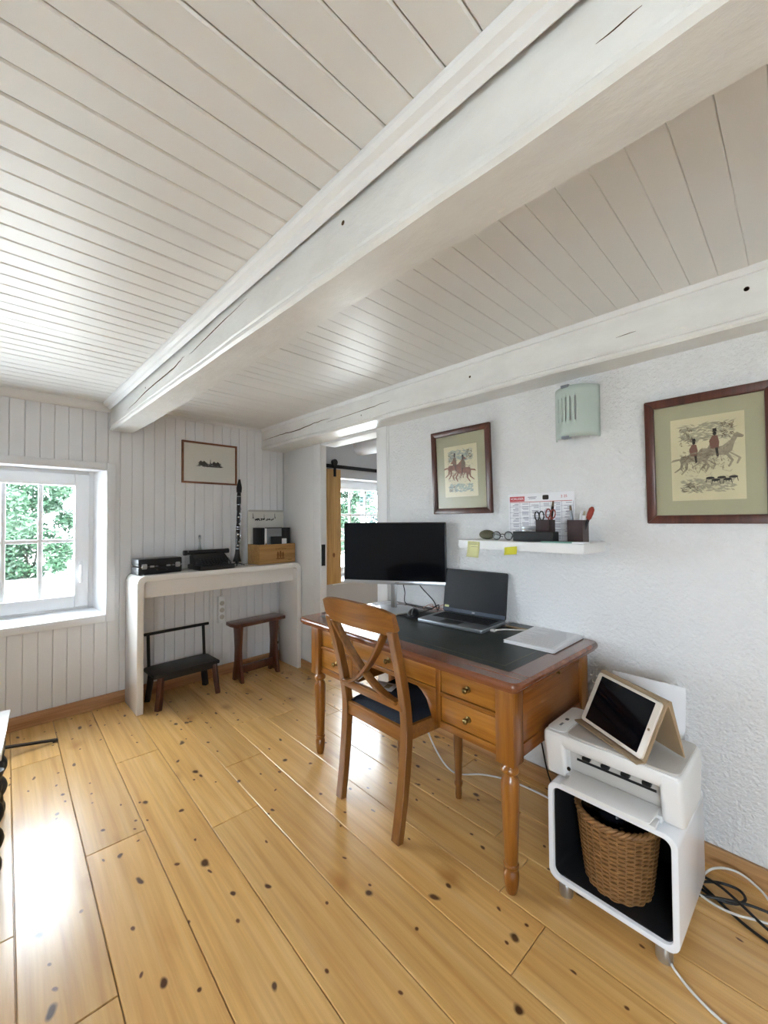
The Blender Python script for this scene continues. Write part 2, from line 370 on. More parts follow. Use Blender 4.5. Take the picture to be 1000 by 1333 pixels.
# right wall: plaster, doorway, thin white board partition beyond the doorway
wr = struct('wall_right', Wp(0, 0), -A)
DV0, DV1, DZ = 2.054, 2.752, 1.90
g = G(); g.box((0, -2.2, -.1), (.14, DV0, ZC+.1)); g.box((0, DV0, DZ), (.14, DV1, ZC+.1)); g.build('plaster', 'plaster', wr)
g = G(); g.box((.004, DV1, -.1), (.05, YB+.09, ZC+.1)); g.build('partition', 'white', wr)
g = G(); g.box((-.008, DV1+.10, .0), (.004, 3.28, 1.89)); g.build('flat_panel', 'white', wr, bev=.002)
g = G(); g.box((-.012, DV1, .0), (.006, DV1+.098, 1.89)); g.build('jamb_board', 'white', wr, bev=.002)
box((.0, DV1-.004, .886), (.035, DV1+.001, 1.06)).build('strike_plate', 'iron', wr)
t1 = struct('trim_1', Wp(0, 0), -A); g = G(); g.box((-.014, 1.952, 0), (.14, DV0, 1.895)); g.build('door_casing', 'white', t1, bev=.003)
box((-.006, 1.942, 0), (0.0, 1.952, 1.895)).build('casing_edge', 'white', t1)
g = G(); g.box((.0, DV0, DZ-.03), (.14, DV1, DZ)); g.build('door_head', 'white', t1, bev=.002)
# walls outside the picture (left one with a window that lights the room)
wl = struct('wall_left'); g = G()
LY0, LY1, LZ0, LZ1 = -1.8, -.5, .75, 1.7
for a, b in (((-2.2, 0), (LY0, ZC+.1)), ((LY0, 0), (LY1, LZ0)), ((LY0, LZ1), (LY1, ZC+.1)), ((LY1, 0), (YB+.3, ZC+.1))): g.box((-1.6, a[0], a[1]-.1), (-1.3, b[0], b[1]))
g.build('masonry', 'room2', wl)
wf = struct('wall_front'); box((-1.6, -2.3, -.1), (4.2, -2.1, ZC+.3)).build('masonry', 'room2', wf)
# second room shell
w2 = struct('wall_side_room'); g = G(); g.box((4.1, .6, -.1), (4.2, YB+.3, ZC+.3)); g.box((2.0, .5, -.1), (4.2, .6, ZC+.3)); g.build('masonry', 'room2', w2)
c2 = struct('ceiling_side_room'); box((2.05, .5, ZC+.1), (4.2, YB+.3, ZC+.3)).build('ceiling_slab', 'room2', c2)
g = G(); g.tube([(2.95, 1.2, 2.06), (2.95, 2.4, 2.05), (2.95, YB+.01, 2.06)], .1, n=12, k=6); g.build('log_beam', 'white', c2)
f2 = struct('floor_side_room'); box((1.99, .5, -.12), (4.2, YB+.3, -.001)).build('boards', 'floor', f2)
# beams
def beam(name, x0, x1, z0, z1, ya, yb, seed, cham=.012):
    root = struct(name); ny = 90; sec = [(x0, z1), (x0, (z0+z1)/2+.03), (x0, (z0+z1)/2-.03), (x0, z0+.030), (x0+.004, z0+.025), (x0-.002, z0+.018), (x0-.001, z0+.008), (x0+.007, z0), ((x0*2+x1)/3, z0), ((x0+2*x1)/3, z0), (x1-.01, z0), (x1, z0+.01), (x1, (z0+z1)/2), (x1, z1)]
    g = G(); vs = []
    for j in range(ny+1):
        y = ya+(yb-ya)*j/ny
        for (x, z) in sec:
            d = noise.noise_vector(Vector((x*6+seed, y*2.2, z*6)))*.006 + noise.noise_vector(Vector((x*18, y*7+seed, z*18)))*.0024
            if z >= z1-.001: d = d*0
            vs.append((x+d.x, y, z+d.z))
    k = len(sec)
    fs = [(j*k+i, j*k+(i+1) % k, (j+1)*k+(i+1) % k, (j+1)*k+i) for j in range(ny) for i in range(k)]
    g.add(vs, fs+[list(range(k)), list(range(ny*k, ny*k+k))]); g.build('timber', 'beam', root, smooth=32); return root
b1 = beam('trim_2', .642, .79, 1.8875, 2.064, -2.1, YB-.001, 3)
b2 = beam('trim_3', 1.783, 2.06, 1.8875, 2.064, -2.1, YB-.001, 11)
CUT = {}
def crack(parent, x, pts, wd=.004):
    P = catmull(pts, 5); vs = []; m = len(P)
    for i, (y, z, _) in enumerate(P):
        h = max(.0005, wd*sin(pi*i/(m-1))**.6); z += noise.noise(Vector((y*30, z*30, 1)))*.004
        vs += [(x-.02, y, z-h), (x-.02, y, z+h), (x+.032, y, z+h*.4), (x+.032, y, z-h*.4)]
    CUT.setdefault(parent.name, G()).add(vs, [(k*4+i, k*4+(i+1) % 4, k*4+4+(i+1) % 4, k*4+4+i) for k in range(m-1) for i in range(4)]+[[3, 2, 1, 0], [4*m-4, 4*m-3, 4*m-2, 4*m-1]])
def hole(parent, x, y, z, r): CUT.setdefault(parent.name, G()).cyl((x-.02, y, z), (x+.035, y, z), r, n=14)
def carve(parent):
    tim = [c for c in parent.children if c.name.startswith('timber')][0]; cut = CUT[parent.name].build('cutter', 'bare', smooth=0)
    md = tim.modifiers.new('carve', 'BOOLEAN'); md.operation = 'DIFFERENCE'; md.solver = 'EXACT'; md.object = cut; md.material_mode = 'TRANSFER'
    me = bpy.data.meshes.new_from_object(tim.evaluated_get(bpy.context.evaluated_depsgraph_get()))
    tim.modifiers.clear(); tim.data = me; bpy.data.objects.remove(cut)
crack(b1, .6375, [(2.9, 1.94, 0), (2.4, 1.965, 0), (2.05, 1.972, 0), (1.9, 1.985, 0)], .0045)
crack(b1, .6375, [(1.85, 1.975, 0), (1.6, 1.99, 0), (1.3, 2.005, 0)], .003)
crack(b1, .6375, [(.20, 1.952, 0), (.17, 1.955, 0), (.14, 1.957, 0)], .002)
crack(b2, 1.779, [(3.33, 1.965, 0), (3.05, 1.975, 0), (2.8, 1.97, 0), (2.55, 1.985, 0), (2.35, 1.99, 0)], .005)
crack(b2, 1.779, [(2.4, 1.965, 0), (2.0, 1.975, 0), (1.75, 1.985, 0)], .003)
crack(b2, 1.779, [(.5, 1.965, 0), (.46, 1.967, 0), (.43, 1.968, 0)], .0015)
hole(b1, .6375, .795, 2.0, .006); hole(b1, .6375, 2.5, 1.985, .004); hole(b2, 1.779, .112, 2.0, .0075); hole(b2, 1.779, 1.18, 1.985, .006); hole(b2, 1.779, 2.02, 1.945, .005)
carve(b1); carve(b2)
# mouldings beside the beams and at the back wall
t4 = struct('trim_4'); g = G(); g.prism([(.590, ZC), (.632, ZC), (.632, ZC-.040), (.627, ZC-.044), (.614, ZC-.034), (.610, ZC-.026), (.596, ZC-.020), (.590, ZC-.010)], -2.1, YB-.055, lambda x, z, y: (x, y, z)); g.build('moulding', 'white', t4, smooth=20)
t5 = struct('trim_5'); g = G(); g.prism([(1.762, ZC), (1.785, ZC), (1.785, ZC-.02), (1.775, ZC-.018)], -2.1, YB-.002, lambda x, z, y: (x, y, z)); g.build('moulding', 'white', t5)
t6 = struct('trim_6')
cv = [(YB, ZC-.052), (YB-.012, ZC-.05), (YB-.03, ZC-.036), (YB-.046, ZC-.016), (YB-.05, ZC), (YB, ZC)]
G().prism(cv, -1.3, .645, lambda y, z, x: (x, y, z)).build('cove', 'white', t6)
G().prism([(YB, ZC-.02), (YB-.01, ZC-.02), (YB-.016, ZC), (YB, ZC)], .79, 1.785, lambda y, z, x: (x, y, z)).build('cove', 'white', t6)
# baseboards
bb = struct('baseboard_back'); g = G(); g.box((-1.3, YB-.014, 0), (1.99, YB+.008, .082)); g.build('board', 'basex', bb, bev=.003)
br = struct('baseboard_right', Wp(0, 0), -A); g = G(); g.box((-.016, -2.1, 0), (0, 1.95, .072)); g.build('board', 'base', br, bev=.003)
g = G(); g.box((-.022, DV1+.0, 0), (-.0085, 3.32, .072)); g.build('board', 'base', br, bev=.003)

# ------------------------------------------------------------------ windows
def casement(root, x0, x1, z0, z1, y, cols, rows, st=.1, handle=None, flip=1):
    """one sash between x0..x1, z0..z1; y = room face"""
    g = G(); g.box((x0, y, z0), (x0+st, y+.06, z1)); g.box((x1-st, y, z0), (x1, y+.06, z1)); g.box((x0+st, y, z0), (x1-st, y+.06, z0+st)); g.box((x0+st, y, z1-st), (x1-st, y+.06, z1))
    sash = g.build('sash', 'sash', root, bev=.006)
    gx0, gx1, gz0, gz1 = x0+st, x1-st, z0+st, z1-st; pw = (gx1-gx0)/cols; ph = (gz1-gz0)/rows; mb = .012
    for i in range(1, cols): box((gx0+pw*i-mb, y+.016, gz0), (gx0+pw*i+mb, y+.040, gz1)).build('muntin', 'sash', sash, bev=.003)
    for j in range(1, rows): box((gx0, y+.018, gz0+ph*j-mb), (gx1, y+.038, gz0+ph*j+mb)).build('muntin', 'sash', sash, bev=.003)
    for i in range(cols):
        for j in range(rows):
            G().box((gx0+pw*i, y+.026, gz0+ph*j), (gx0+pw*(i+1), y+.030, gz0+ph*(j+1))).build('pane', 'glass', sash)
    if handle:
        hx, hz = handle; h = G().box((hx-.012, y-.008, hz-.03), (hx+.012, y, hz+.03)).build('handle', 'sash', sash, bev=.003)
        G().cyl((hx, y-.008, hz), (hx, y-.035, hz), .008).build('spindle', 'sash', sash)
        G().tube([(hx, y-.035, hz+.006), (hx-.002, y-.04, hz-.05), (hx-.004, y-.038, hz-.11)], .009).build('lever', 'sash', sash)
def window(name, x0, x1, z0, z1, y, splay, sashes, casing=True):
    root = struct(name); ix0, ix1, iz0, iz1 = x0+splay, x1-splay, z0+.036, z1
    # splayed reveal lining
    g = G(); t = .004
    g.add([(x1, YB-.002, z0), (x1, YB-.002, z1), (ix1, y, iz1), (ix1, y, iz0)], [(0, 1, 2, 3)])
    g.add([(x0, YB-.002, z0), (x0, YB-.002, z1), (ix0, y, iz1), (ix0, y, iz0)], [(0, 1, 2, 3)])
    g.add([(x0, YB-.002, z1), (x1, YB-.002, z1), (ix1, y, iz1), (ix0, y, iz1)], [(0, 1, 2, 3)])
    g.build('reveal', 'sash', root, smooth=0, solid=t)
    G().add([(x0, YB-.012, z0), (x1, YB-.012, z0), (ix1, y, iz0), (ix0, y, iz0), (x0, YB-.012, z0-.03), (x1, YB-.012, z0-.03), (ix1, y, z0-.03), (ix0, y, z0-.03)],
        [(0, 1, 2, 3), (4, 5, 6, 7), (0, 1, 5, 4), (1, 2, 6, 5), (2, 3, 7, 6), (3, 0, 4, 7)]).build('window_sill', 'sash', root)
    f = .028; g = G()
    g.box((ix0-.06, y, z0-.02), (ix0+f, y+.08, iz1+.05)); g.box((ix1-f, y, z0-.02), (ix1+.06, y+.08, iz1+.05)); g.box((ix0+f, y, z0-.02), (ix1-f, y+.08, iz0+f*.6)); g.box((ix0+f, y, iz1-f), (ix1-f, y+.08, iz1+.05))
    g.build('window_frame', 'sash', root, bev=.004)
    for s in sashes(ix0+f, ix1-f, iz0+f*.6, iz1-f): casement(root, *s)
    if casing:
        c = .048; 
        for a, b in (((x1-.004, z0-c), (x1+c, z1+c)), ((x0-c, z0-c), (x0+.004, z1+c))): box((a[0], YB-.018, a[1]), (b[0], YB, b[1])).build('casing', 'panel', root, bev=.005)
        for a, b in (((x0+.004, z1-.004), (x1-.004, z1+c)), ((x0+.004, z0-c), (x1-.004, z0+.002))): box((a[0], YB-.018, a[1]), (b[0], YB, b[1])).build('casing', 'panel', root, bev=.005)
    return root
YW = YB+.15
def s1(a, b, c, d):
    m = -.155
    return [(m, b, c, d, YW-.012, 3, 2, .08, (b-.045, .955)), (a, m-.003, c, d, YW-.012, 3, 2, .08, None)]
window('window_1', WX0, WX1, WZ0, WZ1, YW, .05, s1)
def s2(a, b, c, d): return [(a, b, c, d, YW-.012, 3, 3, .075, None)]
window('window_2', W2X0, W2X1, W2Z0, W2Z1, YW, .03, s2, casing=False)
lw = struct('window_3'); g = G()
for a, b in (((LY0, LZ0), (LY0+.07, LZ1)), ((LY1-.07, LZ0), (LY1, LZ1)), ((LY0+.07, LZ0), (LY1-.07, LZ0+.07)), ((LY0+.07, LZ1-.07), (LY1-.07, LZ1)), (((LY0+LY1)/2-.05, LZ0+.07), ((LY0+LY1)/2+.05, LZ1-.07))): g.box((-1.5, a[0], a[1]), (-1.44, b[0], b[1]))
g.build('window_frame', 'sash', lw, bev=.004)
for ya, yb in ((LY0+.07, (LY0+LY1)/2-.05), ((LY0+LY1)/2+.05, LY1-.07)): box((-1.472, ya, LZ0+.07), (-1.468, yb, LZ1-.07)).build('pane', 'glass', lw)

# ------------------------------------------------------------------ outside
gr = box((-60, -40, -.55), (60, 80, -.5)).build('ground', 'grass'); tag(gr, kind='structure')
def shrub(label, x, y, h, wd, n, mat, seed):
    rnd = random.Random(seed); root = thing('shrub', label, 'shrub', (x, y, -.5), group='shrubs in the garden')
    g = G()
    for k in range(5):
        a = 2*pi*k/5+rnd.random(); g.tube([(0, 0, 0), (wd*.12*cos(a), wd*.12*sin(a), h*.3), (wd*.3*cos(a), wd*.3*sin(a), h*.75)], lambda t: .025*(1-t)+.006, n=6, k=3)
    g.build('stem', 'bark', root)
    g = G()
    cl = [(rnd.gauss(0, .3)*wd, rnd.gauss(0, .3)*wd, h*(.03+.95*rnd.random()), wd*rnd.uniform(.12, .26)) for _ in range(44)]
    cl = [(max(-.75*wd, min(.75*wd, a)), max(-.75*wd, min(.75*wd, b)), c, d) for a, b, c, d in cl]
    for k in range(n):
        cx, cy, cz, r = cl[k % len(cl)]
        d = Vector((rnd.gauss(0, 1), rnd.gauss(0, 1), rnd.gauss(0, .75))).normalized()*r*rnd.random()**.4
        p = Vector((cx, cy, cz))+d; L = rnd.uniform(.06, .12)
        ax = Vector((rnd.gauss(0, 1), rnd.gauss(0, 1), rnd.gauss(0, .6))).normalized(); s_ = ax.cross(Vector((rnd.gauss(0, 1), rnd.gauss(0, 1), rnd.gauss(0, 1)))).normalized()*L*.45; ax *= L
        g.add([p-ax, p+s_*.9-ax*.1, p+ax, p-s_*.9-ax*.1], [(0, 1, 2, 3)])
    o = g.build('foliage', mat, root, smooth=0); tag(o, kind='stuff')
shrub('dense dark green shrub beyond the gravel, tallest outside the casement window', 1.2, 17.5, 4.0, 2.3, 17000, 'leaf', 1)
shrub('blue-green bush beyond the gravel, seen through the casement panes beside the handle', 4.0, 19.2, 3.0, 2.0, 13000, 'leaf2', 2)
shrub('loose airy shrub beside the dense dark one, seen through the casement window', -2.4, 19.2, 3.8, 2.2, 9000, 'leaf', 3)
shrub('open-branched shrub far off with sky showing through, behind the blue-green bush', 6.6, 26.0, 5.2, 2.8, 7000, 'leaf', 4)
shrub('leafy shrub seen through the side room window beyond the doorway', 13.5, 17.0, 5.2, 2.0, 11000, 'leaf', 5)
shrub('brown-green bush beside the leafy shrub outside the side room window', 18.6, 20.5, 4.6, 1.8, 5000, 'leaf2', 6)
#OBJECTS
# ================================================================== DESK
class WL:      # boxes given in wall coordinates, stored relative to a root
    def __init__(s, u, v, z): s.u, s.v, s.z = u, v, z
    def p(s, u, v, z): return (s.u-u, v-s.v, z-s.z)
    def box(s, g, u0, u1, v0, v1, z0, z1):
        a = s.p(max(u0, u1), min(v0, v1), min(z0, z1)); b = s.p(min(u0, u1), max(v0, v1), max(z0, z1)); return g.box(a, b)
ZD = .725
def make_desk():
    c = WL(.35, 1.285, 0); r = wthing('writing_desk', 'amber cherry wood writing desk with turned legs and a dark green leather top', 'desk', .35, 1.285)
    def part(name, mat, *bxs, bev=.002, parent=r):
        g = G()
        for b in bxs: c.box(g, *b)
        return g.build(name, mat, parent, bev=bev)
    # top with rounded corners and moulded edge
    def fr(x, y, z): return c.p(x, y, z)
    g = G(); pl = rrect(.70, 1.32, .035, 5, .355, 1.28)
    def ins(d): return rrect(.70-2*d, 1.32-2*d, max(.035-d, .01), 5, .355, 1.28)
    lv = [(.012, .690), (.012, .696), (.003, .700), (0, .706), (0, .714), (.003, .720), (.008, ZD)]
    k = len(pl); vs = []
    for d, z in lv: vs += [fr(x, y, z) for x, y in ins(d)]
    fs = [(j*k+i, j*k+(i+1) % k, (j+1)*k+(i+1) % k, (j+1)*k+i) for j in range(len(lv)-1) for i in range(k)]+[list(range(k)), list(range((len(lv)-1)*k, len(lv)*k))]
    top = g.add(vs, fs).build('desk_top', 'desktop', r)
    part('leather_inlay', 'leather', (.09, .612, .70, 1.86, ZD-.004, ZD+.0006), bev=0, parent=top)
    g = G()
    for a in ((.13, .572, .742, .745), (.13, .572, 1.815, 1.818), (.13, .133, .742, 1.818), (.569, .572, .742, 1.818)): c.box(g, *a, ZD, ZD+.0011)
    g.build('tooled_line', 'gilt', top)
    # legs
    prof = [(.026, .44), (.027, .432), (.020, .428), (.020, .424), (.029, .416), (.031, .408), (.029, .400), (.020, .394), (.020, .390), (.027, .380), (.030, .365), (.031, .345), (.030, .31), (.027, .22), (.0225, .105), (.021, .098), (.026, .094), (.026, .088), (.020, .082), (.020, .078), (.025, .072), (.026, .055), (.024, .03), (.018, .004), (.016, 0)]
    for u in (.632, .085):
        for v in (.690, 1.832):
            g = G(); c.box(g, u-.034, u+.034, v-.034, v+.034, .432, .69); post = g.build('leg', 'cherryz', r, bev=.004)
            G().lathe(prof, c.p(u, v, 0), 20).build('turned_leg', 'cherryz', post, smooth=50)
    # carcass: two pedestals and the middle drawer case
    part('case', 'cherry', (.05, .640, .70, 1.000, .455, .69), (.05, .640, 1.53, 1.82, .455, .69), (.05, .640, 1.0, 1.53, .585, .69), bev=.001)
    # front frame rails/stiles
    part('front_rail', 'cherry', (.62, .650, .724, 1.798, .676, .69)); part('front_rail', 'cherry', (.62, .650, .724, 1.0, .570, .586)); part('front_rail', 'cherry', (.62, .650, 1.53, 1.798, .570, .586))
    part('front_rail', 'cherry', (.62, .650, .724, 1.0, .445, .474)); part('front_rail', 'cherry', (.62, .650, 1.53, 1.798, .445, .474)); part('front_rail', 'cherry', (.62, .650, 1.0, 1.53, .574, .592))
    for v0, v1 in ((.976, 1.000), (1.53, 1.554)): part('front_stile', 'cherryz', (.62, .650, v0, v1, .445, .69))
    # arched brackets under the middle drawer
    for s, v0 in ((1, 1.0), (-1, 1.53)):
        poly = [(0, .445), (.012, .447), (.03, .49), (.05, .535), (.075, .560), (.10, .574), (0, .574)]
        G().prism(poly, .625, .648, lambda x, z, u: c.p(u, v0+s*x, z)).build('bracket', 'cherry', r, bev=.001)
    def drawer(v0, v1, z0, z1, kv):
        d = part('drawer', 'drawer', (.60, .6465, v0, v1, z0, z1), bev=.003)
        m = (v0+v1)/2; z = (z0+z1)/2
        for q in kv: G().lathe([(.012, 0), (.012, .003), (.005, .006), (.005, .014), (.010, .018), (.011, .023), (.007, .028), (.001, .029)], c.p(.6465, q, z), 14, (-1, 0, 0)).build('knob', 'brass', d, smooth=50)
    for z0, z1 in ((.588, .674), (.476, .568)): drawer(.728, .974, z0, z1, [.848]); drawer(1.556, 1.794, z0, z1, [1.66])
    drawer(1.003, 1.527, .594, .674, [1.27])
    # side panels with frame and pull-out slide
    for v, s in ((.66, -1), (1.862, 1)):
        a, b = (v, v+.012) if s < 0 else (v-.012, v)
        part('side_rail', 'cherryx', (.12, .60, a, b, .445, .487)); part('side_panel', 'cherryx', (.12, .60, a+.006*(s < 0), b-.006*(s > 0), .486, .652))
        sl = part('pull_out_slide', 'cherryx', (.13, .59, a-.002*(s < 0), b+.002*(s > 0), .655, .686))
        G().lathe([(.007, 0), (.004, .004), (.007, .012), (.001, .015)], c.p(.34, a-.002 if s < 0 else b+.002, .668), 12, (0, s, 0)).build('knob', 'brass', sl)
    part('back_panel', 'cherry', (.05, .062, .72, 1.80, .45, .69))
make_desk()

# ================================================================== CHAIR
def make_chair():
    r = wthing('desk_chair', 'brown wooden desk chair with crossed back splats and a navy blue seat', 'chair', .565, 1.285)
    # local: +x to the desk, y along the wall
    def lean(z): # x of the back plane
        return -.158-.10*max(0, (z-.42)/.48)**1.25
    for s in (1, -1):
        def sec(t): 
            a = .0155+.003*sin(pi*t); b = .021-.004*t
            return [(-a, -b), (a, -b), (a, b), (-a, b)]
        pts = [(-.20, s*.181, 0), (-.178, s*.185, .14), (-.160, s*.189, .30), (-.154, s*.192, .43), (-.172, s*.196, .56), (-.205, s*.20, .70), (-.243, s*.205, .83)]
        G().tube(pts, 0, k=6, sec=sec, up=(0, 1, 0)).build('rear_leg', 'chair', r, bev=.003, seg=1)
    # top rail, bowed
    g = G(); nu, rows = 24, []
    for i in range(nu+1):
        t = -1+2*i/nu; y = t*.226; bow = -.030*(1-t*t); zt = .927-.016*t*t-.012*abs(t)**6; zb = .806+.004*(1-t*t)+.022*max(0, (abs(t)-.86)/.14)**2
        xt, xb = lean(zt)+bow+.004, lean(zb)+bow+.004
        rows.append([(xt-.012, y, zt-.004), (xt, y, zt), (xt+.010, y, zt-.004), (xb+.014, y, zb+.004), (xb, y, zb), (xb-.014, y, zb+.004)])
    vs = [p for q in rows for p in q]; k = 6
    g.add(vs, [(j*k+i, j*k+(i+1) % k, (j+1)*k+(i+1) % k, (j+1)*k+i) for j in range(nu) for i in range(k)]+[list(range(k)), list(range(nu*k, nu*k+k))]).build('top_rail', 'chairy', r, smooth=40)
    # lower back rail
    G().tube([(lean(.525)-.0, -.19, .515), (lean(.525)-.012, 0, .520), (lean(.525), .19, .515)], 0, k=8, sec=[(-.010, -.018), (.010, -.018), (.010, .018), (-.010, .018)]).build('lower_rail', 'chairy', r, bev=.003)
    for s in (1, -1):
        pts = []
        for i in range(9):
            q = i/8; z = .814-.286*(1-(1-q)**1.75); pts.append((lean(z)-.010-.010*sin(pi*q)+s*.0035, s*.172*(1-2*q), z))
        G().tube(pts, 0, k=4, sec=[(-.007, -.018), (.007, -.018), (.007, .018), (-.007, .018)], up=(1, 0, 0)).build('cross_splat', 'chair', r, bev=.003)
    # seat frame and seat
    poly = [(-.165, -.185), (.20, -.215), (.215, -.20), (.215, .20), (.20, .215), (-.165, .185)]
    G().prism(poly, .365, .425, lambda x, y, z: (x, y, z)).build('seat_frame', 'chairy', r, bev=.006)
    def pad(x, y):
        X = -.15+.355*x; wd = .172+.034*x; Y = (-1+2*y)*wd
        e = min(1, min(x, 1-x, y, 1-y)*5); return (X, Y, .426+.030*(1-(1-e)**2.5))
    g = G().grid(pad, 18, 18); g.build('seat', 'blue', r, smooth=60)
    for s in (1, -1):
        G().lathe([(.013, 0), (.015, .02), (.013, .05), (.0185, .062), (.0185, .072), (.014, .08), (.016, .10), (.020, .22), (.022, .34), (.021, .42)], (.185, s*.185, 0), 16).build('front_leg', 'chair', r, smooth=50)
    pc = wthing('paper_card', 'small white paper card lying on the navy chair seat', 'paper', .55, 1.40, .4575, extra=.35)
    G().box((-.045, -.055, 0), (.045, .055, .0012)).build('sheet', 'paper', pc); G().box((-.02, -.03, .0012), (.025, .0, .0016)).build('print_block', 'inkg', pc)
make_chair()

# ================================================================== MONITOR
def make_monitor():
    # screen centre and facing from the photograph
    base = Vector((1.742, 1.700, ZD+.001)); d = Vector((.333, -.552, 0)).normalized(); a = math.atan2(d.y, d.x)
    r = thing('computer_monitor', 'wide black computer monitor on a silver pillar and round foot', 'monitor', base, a)    # local +x = screen right, -y = towards viewer
    w, h, z0 = .612, .362, .152
    g = G().prism(rrect(w, h, .006, 2, .01, z0+h/2), -.02, .012, lambda x, z, y: (x, y, z)); g.build('casing', 'black', r, bev=.003)
    box((-w/2+.01+.006, -.0215, z0+.026), (w/2+.01-.006, -.0195, z0+h-.006)).build('screen', 'screen', r)
    box((-w/2+.01, -.0225, z0), (w/2+.01, -.0195, z0+.021)).build('chin', 'silver', r, bev=.0008)
    box((-.03, .012, z0+.06), (.05, .03, z0+.16)).build('hinge_box', 'alu', r, bev=.004)
    box((-.016, .012, .008), (.018, .030, z0+.10)).build('pillar', 'silver', r, bev=.004)
    g = G(); g.lathe([(.128, 0), (.130, .004), (.127, .010), (.110, .012), (.0, .0125)], (0, -.02, 0), 48); g.build('foot', 'silver', r, smooth=40)
    box((.018, -.0230, z0+.008), (.042, -.0224, z0+.013)).build('maker_mark', 'alu', r)
make_monitor()

# ================================================================== LAPTOP
def make_laptop():
    fl_, frr = Vector((.288, 1.402)), Vector((.320, 1.030))
    c = (fl_+frr)/2; dv = fl_-frr; ang = math.atan2(-dv.x, dv.y)  # tilt of the front edge
    r = wthing('laptop', 'open grey laptop with a dark screen and black keys', 'laptop', c.x, c.y, ZD+.0025, extra=-math.atan2(-(dv.x), dv.y)*-1)
    W_, D_ = .376, .245
    b = G().prism(rrect(D_, W_, .012, 3, D_/2, 0), 0, .017, lambda x, y, z: (x, y, z)).build('base', 'alu', r, bev=.003)
    # keyboard: well and keys
    box((.095, -.165, .0165), (.222, .165, .0173)).build('key_well', 'black', b)
    g = G()
    for i in range(6):
        for j in range(18):
            g.box((.099+i*.0203, -.161+j*.0179, .0172), (.099+i*.0203+.0165, -.161+j*.0179+.0148, .0188))
    ks = g.build('keys', 'blackm', b); tag(ks, kind='stuff')
    box((.020, -.045, .0168), (.083, .062, .0174)).build('touchpad', 'black', b)
    # lid
    th = radians(98); hx = D_-.006
    R = Matrix.Translation((hx, 0, .017)) @ Matrix.Rotation(th-pi/2, 4, 'Y')
    lid = G().prism(rrect(W_, .236, .010, 3, 0, .118), 0, .007, lambda y, z, x: tuple(R @ Vector((x, y, z)))).build('lid', 'blackm', r, bev=.002)
    def on(g, y0, y1, z0, z1, x0, x1): g.box((x0, y0, z0), (x1, y1, z1)); g.v = [tuple(R @ Vector(p)) for p in g.v]; return g
    on(G(), -.182, .182, .024, .229, -.0006, 0).build('screen', 'scrn2', lid); on(G(), -W_/2+.004, W_/2-.004, .004, .022, -.0008, 0).build('chin', M('blue_grey_chin', '3e4a58', .35), lid)
    on(G(), -.012, .004, .010, .016, -.0014, -.0007).build('maker_badge', 'silver', lid); on(G(), .150, .178, .024, .036, -.0014, -.0006).build('sticker', 'paley', lid)
make_laptop()

# ------------------------------------------------------------------ things on the desk
mp = wthing('mouse_mat', 'dark grey mouse mat between monitor foot and laptop', 'mat', .215, 1.515, ZD+.002, extra=.1)
G().prism(rrect(.15, .15, .01, 3), 0, .003).build('pad', 'blackm', mp)
ms = wthing('computer_mouse', 'black computer mouse with a silver side on the mat by the laptop', 'mouse', .235, 1.505, ZD+.0055, extra=.5)
def mfn(u, v):
    a = 2*pi*u; t = v*pi/2; return (.055*cos(a)*cos(t)*(1+.08*cos(a)), .031*sin(a)*cos(t), .034*sin(t)**.9+.002)
G().grid(mfn, 24, 8).build('shell', 'black', ms, smooth=60); G().tube([(-.05, .0, .012), (-.03, .0, .027), (-.012, .0, .033)], .004).build('wheel', 'alu', ms)
G().tube([(-.045, .02, .008), (-.01, .031, .010), (.03, .026, .010)], .004).build('side_trim', 'silver', ms)
def sheets(name, label, u, v, z, wu, wv, n, ang, lines=True):
    r = wthing(name, label, 'papers', u, v, z, extra=ang)
    for i in range(n):
        o = G(); a = random.uniform(-.05, .05); dx, dy = random.uniform(-.01, .01), random.uniform(-.008, .008)
        g = box((-wu/2, -wv/2, 0), (wu/2, wv/2, .0010)); o = g.build('sheet', 'paper', r); o.location = (dx, dy, i*.0012); o.rotation_euler = (0, 0, a)
    g = G()
    for i in range(int(wu/.012)-2): g.box((-wu/2+.02+i*.012, -wv/2+.02, n*.0012-.0001), (-wu/2+.022+i*.012, wv/2-.02-random.random()*wv*.4, n*.0012))
    o = g.build('printed_lines', 'inkl', r); o.rotation_euler = (0, 0, a); o.location = (dx, dy, 0); tag(o, kind='stuff')
    return r
MT['inkl'] = M('faint_print', 'b4b4ba', .9)
sheets('paper_stack', 'stack of white papers at the right end of the desk beside the laptop', .165, .795, ZD+.001, .30, .215, 8, .06)
sheets('loose_papers', 'white papers spread on the desk behind the chair back', .50, 1.66, ZD+.002, .16, .23, 2, .12)
sheets('loose_papers', 'white papers left of the monitor foot on the far end of the desk', .12, 1.87, ZD+.001, .14, .10, 2, -.1)
ch = wthing('charging_cable', 'white charger cable with plug behind the laptop by the paper stack', 'cable', .150, .978, ZD)
G().tube([(-.04, .04, .006), (.0, .015, .006), (.02, -.01, .006), (.045, -.04, .006), (.060, -.06, .006), (.085, -.07, .006)], .0035).build('cord', 'cordw', ch); box((-.060, .035, .001), (-.035, .06, .011)).build('plug', 'cordw', ch, bev=.002)
ph = wthing('smartphone', 'dark smartphone lying behind the laptop near the white charger cable', 'phone', .045, .962, ZD+.001, extra=.05); G().prism(rrect(.07, .14, .01, 3), 0, .008).build('body', 'tan', ph, bev=.001); G().prism(rrect(.064, .132, .008, 3), .008, .0085).build('screen', 'screen', ph)
def cord(name, label, mat, pts, r, world=False, cat='cable', group=None):
    P = [Wp(*p) if not world else Vector(p) for p in pts]; b = P[0].copy()
    o = G().tube([p-b for p in P], r, n=8, k=8).build(name, mat, loc=b); return tag(o, label, cat, group)
